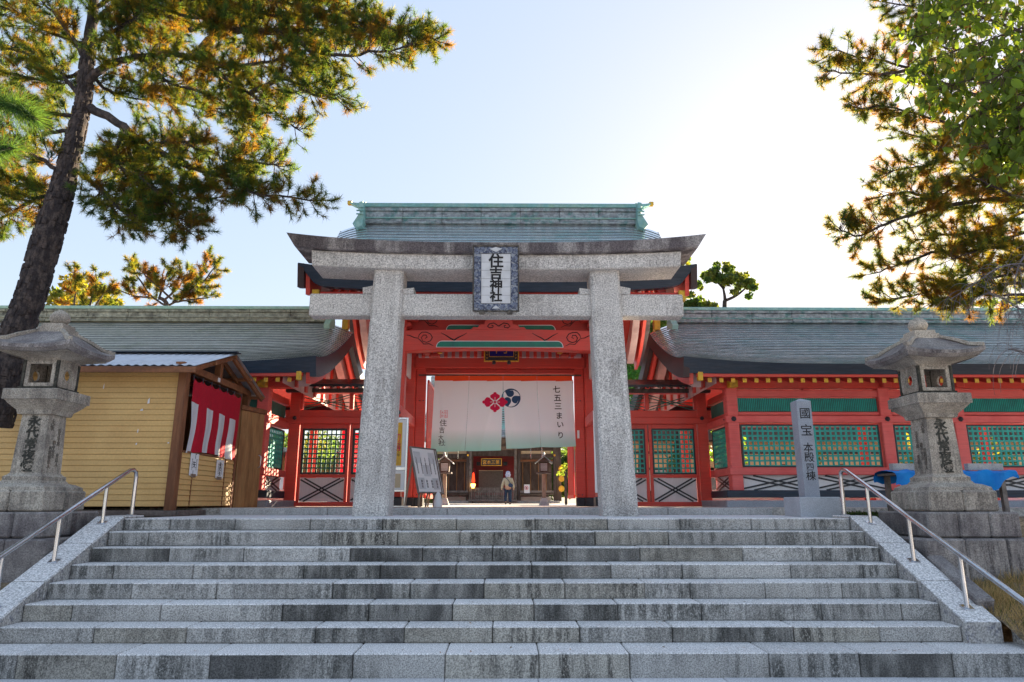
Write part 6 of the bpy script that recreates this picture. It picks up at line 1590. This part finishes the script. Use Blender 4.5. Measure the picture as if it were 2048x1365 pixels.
V = np.concatenate([A+S*Rr_, A+(-.5*S+.87*S2)*Rr_, A+(-.5*S-.87*S2)*Rr_, B+S*Rr_, B+(-.5*S+.87*S2)*Rr_, B+(-.5*S-.87*S2)*Rr_])
fast_mesh('drooping_twigs', V, np.concatenate([np.stack([i+a*n, i+b_*n, i+(b_+3)*n, i+(a+3)*n], 1) for a, b_ in ((0, 1), (1, 2), (2, 0))]), M['grey_twig'], wt)

# trees beyond the roofs
def leafy(t, clumps, n_per, size, tints, name='crown', flat=.8):
    Ps, Ts = [], []
    for (c, r) in clumps:
        k = int(n_per*r*r); d = unit(rng.normal(size=(k, 3))); rad = r*rng.uniform(.35, 1.05, (k, 1))**.6
        Ps.append(np.array(c)+d*rad*np.array([1, 1, flat])); Ts.append(np.repeat(np.array([tints[rng.integers(len(tints))]]), k, 0)*rng.uniform(.65, 1.35, (k, 1)))
    P = np.concatenate(Ps); T = np.concatenate(Ts); n = len(P); a = unit(rng.normal(size=(n, 3))); b_ = unit(np.cross(a, rng.normal(size=(n, 3)))); s_ = size*rng.uniform(.6, 1.2, (n, 1))
    V = np.concatenate([P-a*s_, P+b_*s_*.5, P+a*s_, P-b_*s_*.5]); i = np.arange(n)
    fast_mesh(name, V, np.stack([i, i+n, i+2*n, i+3*n], 1), M['leaf'], t, np.concatenate([T]*4))
def wood(t, polys, r0, r1, name='limb'):
    for k, b_ in enumerate(polys):
        q = bezier(P_(b_), 5); m = MB(); rr_ = r0 if k == 0 else r0*.5; m.tube(q, [rr_+(r1-rr_)*i/(len(q)-1) for i in range(len(q))], 8); m.build('trunk' if k == 0 else name, M['bark'], t, True)
def clumps_px(lst, Y, dy=1.2, jit=3):
    out = []
    for (u, v, rpx) in lst:
        for k in range(jit):
            Yk = Y+random.uniform(-dy, dy); r = rpx*Yk/FPX; out.append((tuple(at(u+random.gauss(0, rpx*.35), v+random.gauss(0, rpx*.3), Yk)), r*random.uniform(.55, .85)))
    return out
G1 = [(.050, .095, .028), (.075, .115, .030), (.10, .12, .028)]; GY = [(.20, .17, .02), (.16, .155, .025), (.09, .12, .025)]
def far_tree(label, Y, trunk, clumps, tints, size=.17, n_per=260, name='broadleaf_tree', loc=None, jit=3, dy=1.2):
    p = at(trunk[0][0][0], 1008, Y); t = thing(name, label, 'tree', (p.x, Y, ZF)); wood(t, trunk, .16, .04); leafy(t, clumps_px(clumps, Y, dy, jit), n_per, size, tints); return t
far_tree('round yellow green tree above the corridor roof next to the leaning pine trunk', 30, [[(150, 1000, 30), (150, 700, 30), (155, 610, 30)], [(153, 640, 30), (120, 600, 30)], [(153, 630, 30), (190, 590, 30)]],
         [(110, 600, 24), (140, 575, 28), (165, 560, 24), (185, 585, 30), (215, 605, 20), (145, 605, 30), (110, 585, 16), (240, 612, 16)], GY, .13, 520)
far_tree('spreading umbrella shaped tree on a forked bare trunk above the corridor roof', 32, [[(1449, 1000, 32), (1449, 640, 32), (1450, 600, 32), (1446, 575, 32)], [(1450, 602, 32), (1472, 592, 32), (1490, 578, 32)], [(1446, 575, 32), (1430, 560, 32)], [(1446, 578, 32), (1456, 560, 32), (1470, 560, 32)]],
         [(1412, 553, 12), (1425, 545, 14), (1437, 538, 12), (1450, 548, 18), (1465, 555, 16), (1440, 560, 14), (1478, 570, 12), (1495, 562, 14), (1505, 575, 13), (1400, 570, 11), (1470, 583, 10), (1500, 595, 8), (1485, 555, 11), (1455, 535, 12), (1420, 560, 13)], G1, .13, 1300, 'broadleaf_tree')
far_tree('low bushy tree top just above the corridor roof beside the torii end, its hidden crown widened to shade the curtain', 30, [[(1395, 1000, 30), (1395, 620, 30)]], [(1375, 610, 14), (1390, 605, 16), (1412, 610, 15), (1430, 614, 12), (1370, 590, 10), (1290, 672, 26), (1258, 690, 40), (1285, 650, 26), (1268, 725, 42), (1312, 645, 22), (1240, 660, 40), (1225, 700, 44), (1300, 700, 40), (1320, 670, 34), (1350, 665, 36), (1390, 668, 36), (1420, 672, 34), (1450, 680, 30), (1330, 715, 40), (1370, 720, 40), (1410, 720, 40), (1455, 720, 34)], G1, .17, 900)  # unseen lower clumps added to keep the sun off the noren
far_tree('tall yellow green tree partly hidden behind the raised end of the stone torii', 27, [[(1355, 1000, 27), (1355, 600, 27), (1352, 500, 27)]], [(1340, 492, 14), (1355, 495, 16), (1375, 520, 14), (1360, 530, 22), (1350, 560, 20), (1375, 560, 14), (1385, 590, 10)], [G1[1], GY[1], GY[2]], .12, 620)
far_tree('bright green cypress glimpsed between the gate and the corridor gable', 27, [[(1283, 1000, 27), (1283, 700, 27)]], [(1275, 700, 22), (1290, 725, 26), (1278, 755, 28), (1262, 740, 22), (1295, 680, 16), (1285, 650, 13), (1300, 640, 10), (1270, 790, 26), (1300, 800, 26)], [(.035, .13, .03), (.05, .11, .03)], .10, 700, 'cypress_tree')
far_tree('small tree top showing beyond the corridor roof near the drooping bare twigs', 32, [[(1975, 1000, 32), (1975, 620, 32)]], [(1960, 608, 12), (1985, 605, 14), (2010, 608, 12), (2040, 600, 14)], G1, .12, 620)
# far pine beyond the left roof
fpn = thing('pine_tree', 'small sunlit pine crown beyond the corridor roof between the leaning trunk and the torii', 'tree', (xx(330, 600, 27), 27, ZF))
wood(fpn, [[(330, 1000, 27), (330, 700, 27), (335, 615, 27), (318, 595, 27)]], .16, .06)
acc, tw = [], []
for b_ in ([(335, 615, 27), (300, 590, 27), (270, 545, 27), (258, 528, 27)], [(318, 600, 27), (330, 560, 27), (340, 535, 27)], [(335, 612, 27), (370, 590, 27.4), (400, 560, 27.6), (418, 510, 27.8)], [(345, 605, 27), (380, 600, 27.2), (420, 595, 27.4)], [(380, 585, 27), (410, 560, 26.8), (432, 530, 26.6)],
           [(300, 595, 27), (270, 592, 27), (235, 580, 27)], [(345, 600, 27), (300, 560, 26.5), (285, 545, 26.5)], [(360, 600, 27.4), (390, 575, 27.8), (420, 575, 28)], [(330, 600, 26.6), (360, 570, 26.4), (375, 545, 26.4)],
           [(150, 640, 27), (150, 590, 27), (150, 545, 27)], [(170, 640, 27), (185, 590, 27), (192, 548, 27)], [(180, 630, 27), (205, 590, 27), (220, 580, 27)]):
    pine_branch(P_(b_), .05, .02, fpn, acc, tw, twl=.75, dens=7, start=.15)
finish_pine(fpn, acc, tw, 26, .24, .022, tints=((.060, .095, .035), (.12, .11, .025), (.13, .08, .03)))
# shrubs and trees in the court seen through lattices
for i, (u, v, r, Y, tn, lab) in enumerate(((625, 890, 34, 26, [(.10, .16, .05), (.2, .2, .03)], 'yellow green shrub behind the lattice door by the yellow shed side'), (665, 915, 30, 27, [(.06, .12, .04)], 'green shrub behind the lattice door next to the pink banner'),
                                      (1620, 905, 22, 26, GY, 'yellow flowering shrub seen through the lattice behind the grey pillar'), (1840, 900, 30, 25, GY, 'yellow leaved shrub seen through the lattice beside the stone lantern shaft'),
                                      (1980, 905, 30, 25, GY, 'yellow leaved shrub seen through the lattice beyond the blue tarpaulin'), (1455, 880, 34, 24, [(.12, .22, .03)], 'bright green shrub seen through the narrow return lattice'), (1360, 900, 26, 27, [(.05, .10, .04)], 'green shrub behind the sunlit lattice door'),
                                      (1132, 940, 14, 30, [(.14, .2, .04), (.2, .2, .03)], 'green and yellow shrub at the edge of the inner hall'), (720, 900, 30, 30, [(.06, .13, .05)], 'green shrub behind the torii pillar seen through the second lattice leaf'))):
    p = at(u, 1000, Y); t = thing('shrub', lab, 'shrub', (p.x, Y, ZF)); m = MB(); m.tube([(p.x, Y, ZF-.05), (p.x, Y, zz(v, Y))], .06, 6); m.build('stem', M['bark'], t)
    leafy(t, clumps_px([(u, v, r), (u-r*.7, v+r*.6, r*.8), (u+r*.7, v+r*.6, r*.8), (u, v-r*.7, r*.7)], Y, .6, 2), 420, .09, tn, 'foliage')
# a mass of trees far behind the court
wl = []
for k in range(46): wl.append(((-60+k*2.9+random.uniform(-1, 1), 75+random.uniform(-4, 6), random.uniform(1.5, 4)), random.uniform(3, 4.5)))
wd = thing('tree_belt', None, None, (0, 75, 0)); bpy.data.objects.remove(wd)
Pn = []
for c, r in wl:
    k = 1500; d = unit(rng.normal(size=(k, 3))); Pn.append(np.array(c)+d*r*rng.uniform(.6, 1.05, (k, 1))*np.array([1, 1, .9]))
P = np.concatenate(Pn); n = len(P); a = unit(rng.normal(size=(n, 3))); b_ = unit(np.cross(a, rng.normal(size=(n, 3)))); s_ = .35; i = np.arange(n)
o = fast_mesh('tree_belt', np.concatenate([P-a*s_, P+b_*s_*.5, P+a*s_, P-b_*s_*.5]), np.stack([i, i+n, i+2*n, i+3*n], 1), M['leaf'], None, np.concatenate([np.array([[.05, .085, .03]])*rng.uniform(.6, 1.5, (n, 1))]*4)); put(o, 'dark green belt of trees far behind the shrine court', 'trees')

# a few fallen leaves and needles lying on the treads
n = 150; k = rng.integers(3, 8, n); x = rng.uniform(-5.2, 4.8, n); y = np.array(RY)[k]+rng.uniform(.03, .30, n); z = np.array(RZ)[k]+.006
P = np.stack([x, y, z], 1); th = rng.uniform(0, 6.28, n); a = np.stack([np.cos(th), np.sin(th), .15*rng.random(n)], 1)*rng.uniform(.010, .028, (n, 1)); b_ = np.stack([-np.sin(th), np.cos(th), .1*rng.random(n)], 1)*rng.uniform(.003, .012, (n, 1)); i = np.arange(n)
o = fast_mesh('fallen_leaves', np.concatenate([P-a, P+b_, P+a, P-b_]), np.stack([i, i+n, i+2*n, i+3*n], 1), M['leaf'], None, np.concatenate([np.where(rng.random((n, 1)) < .5, np.array([[.22, .10, .03]]), np.array([[.10, .06, .03]]))]*4))
put(o, 'scattered dry brown leaves lying on the lower stone treads', 'fallen leaves')
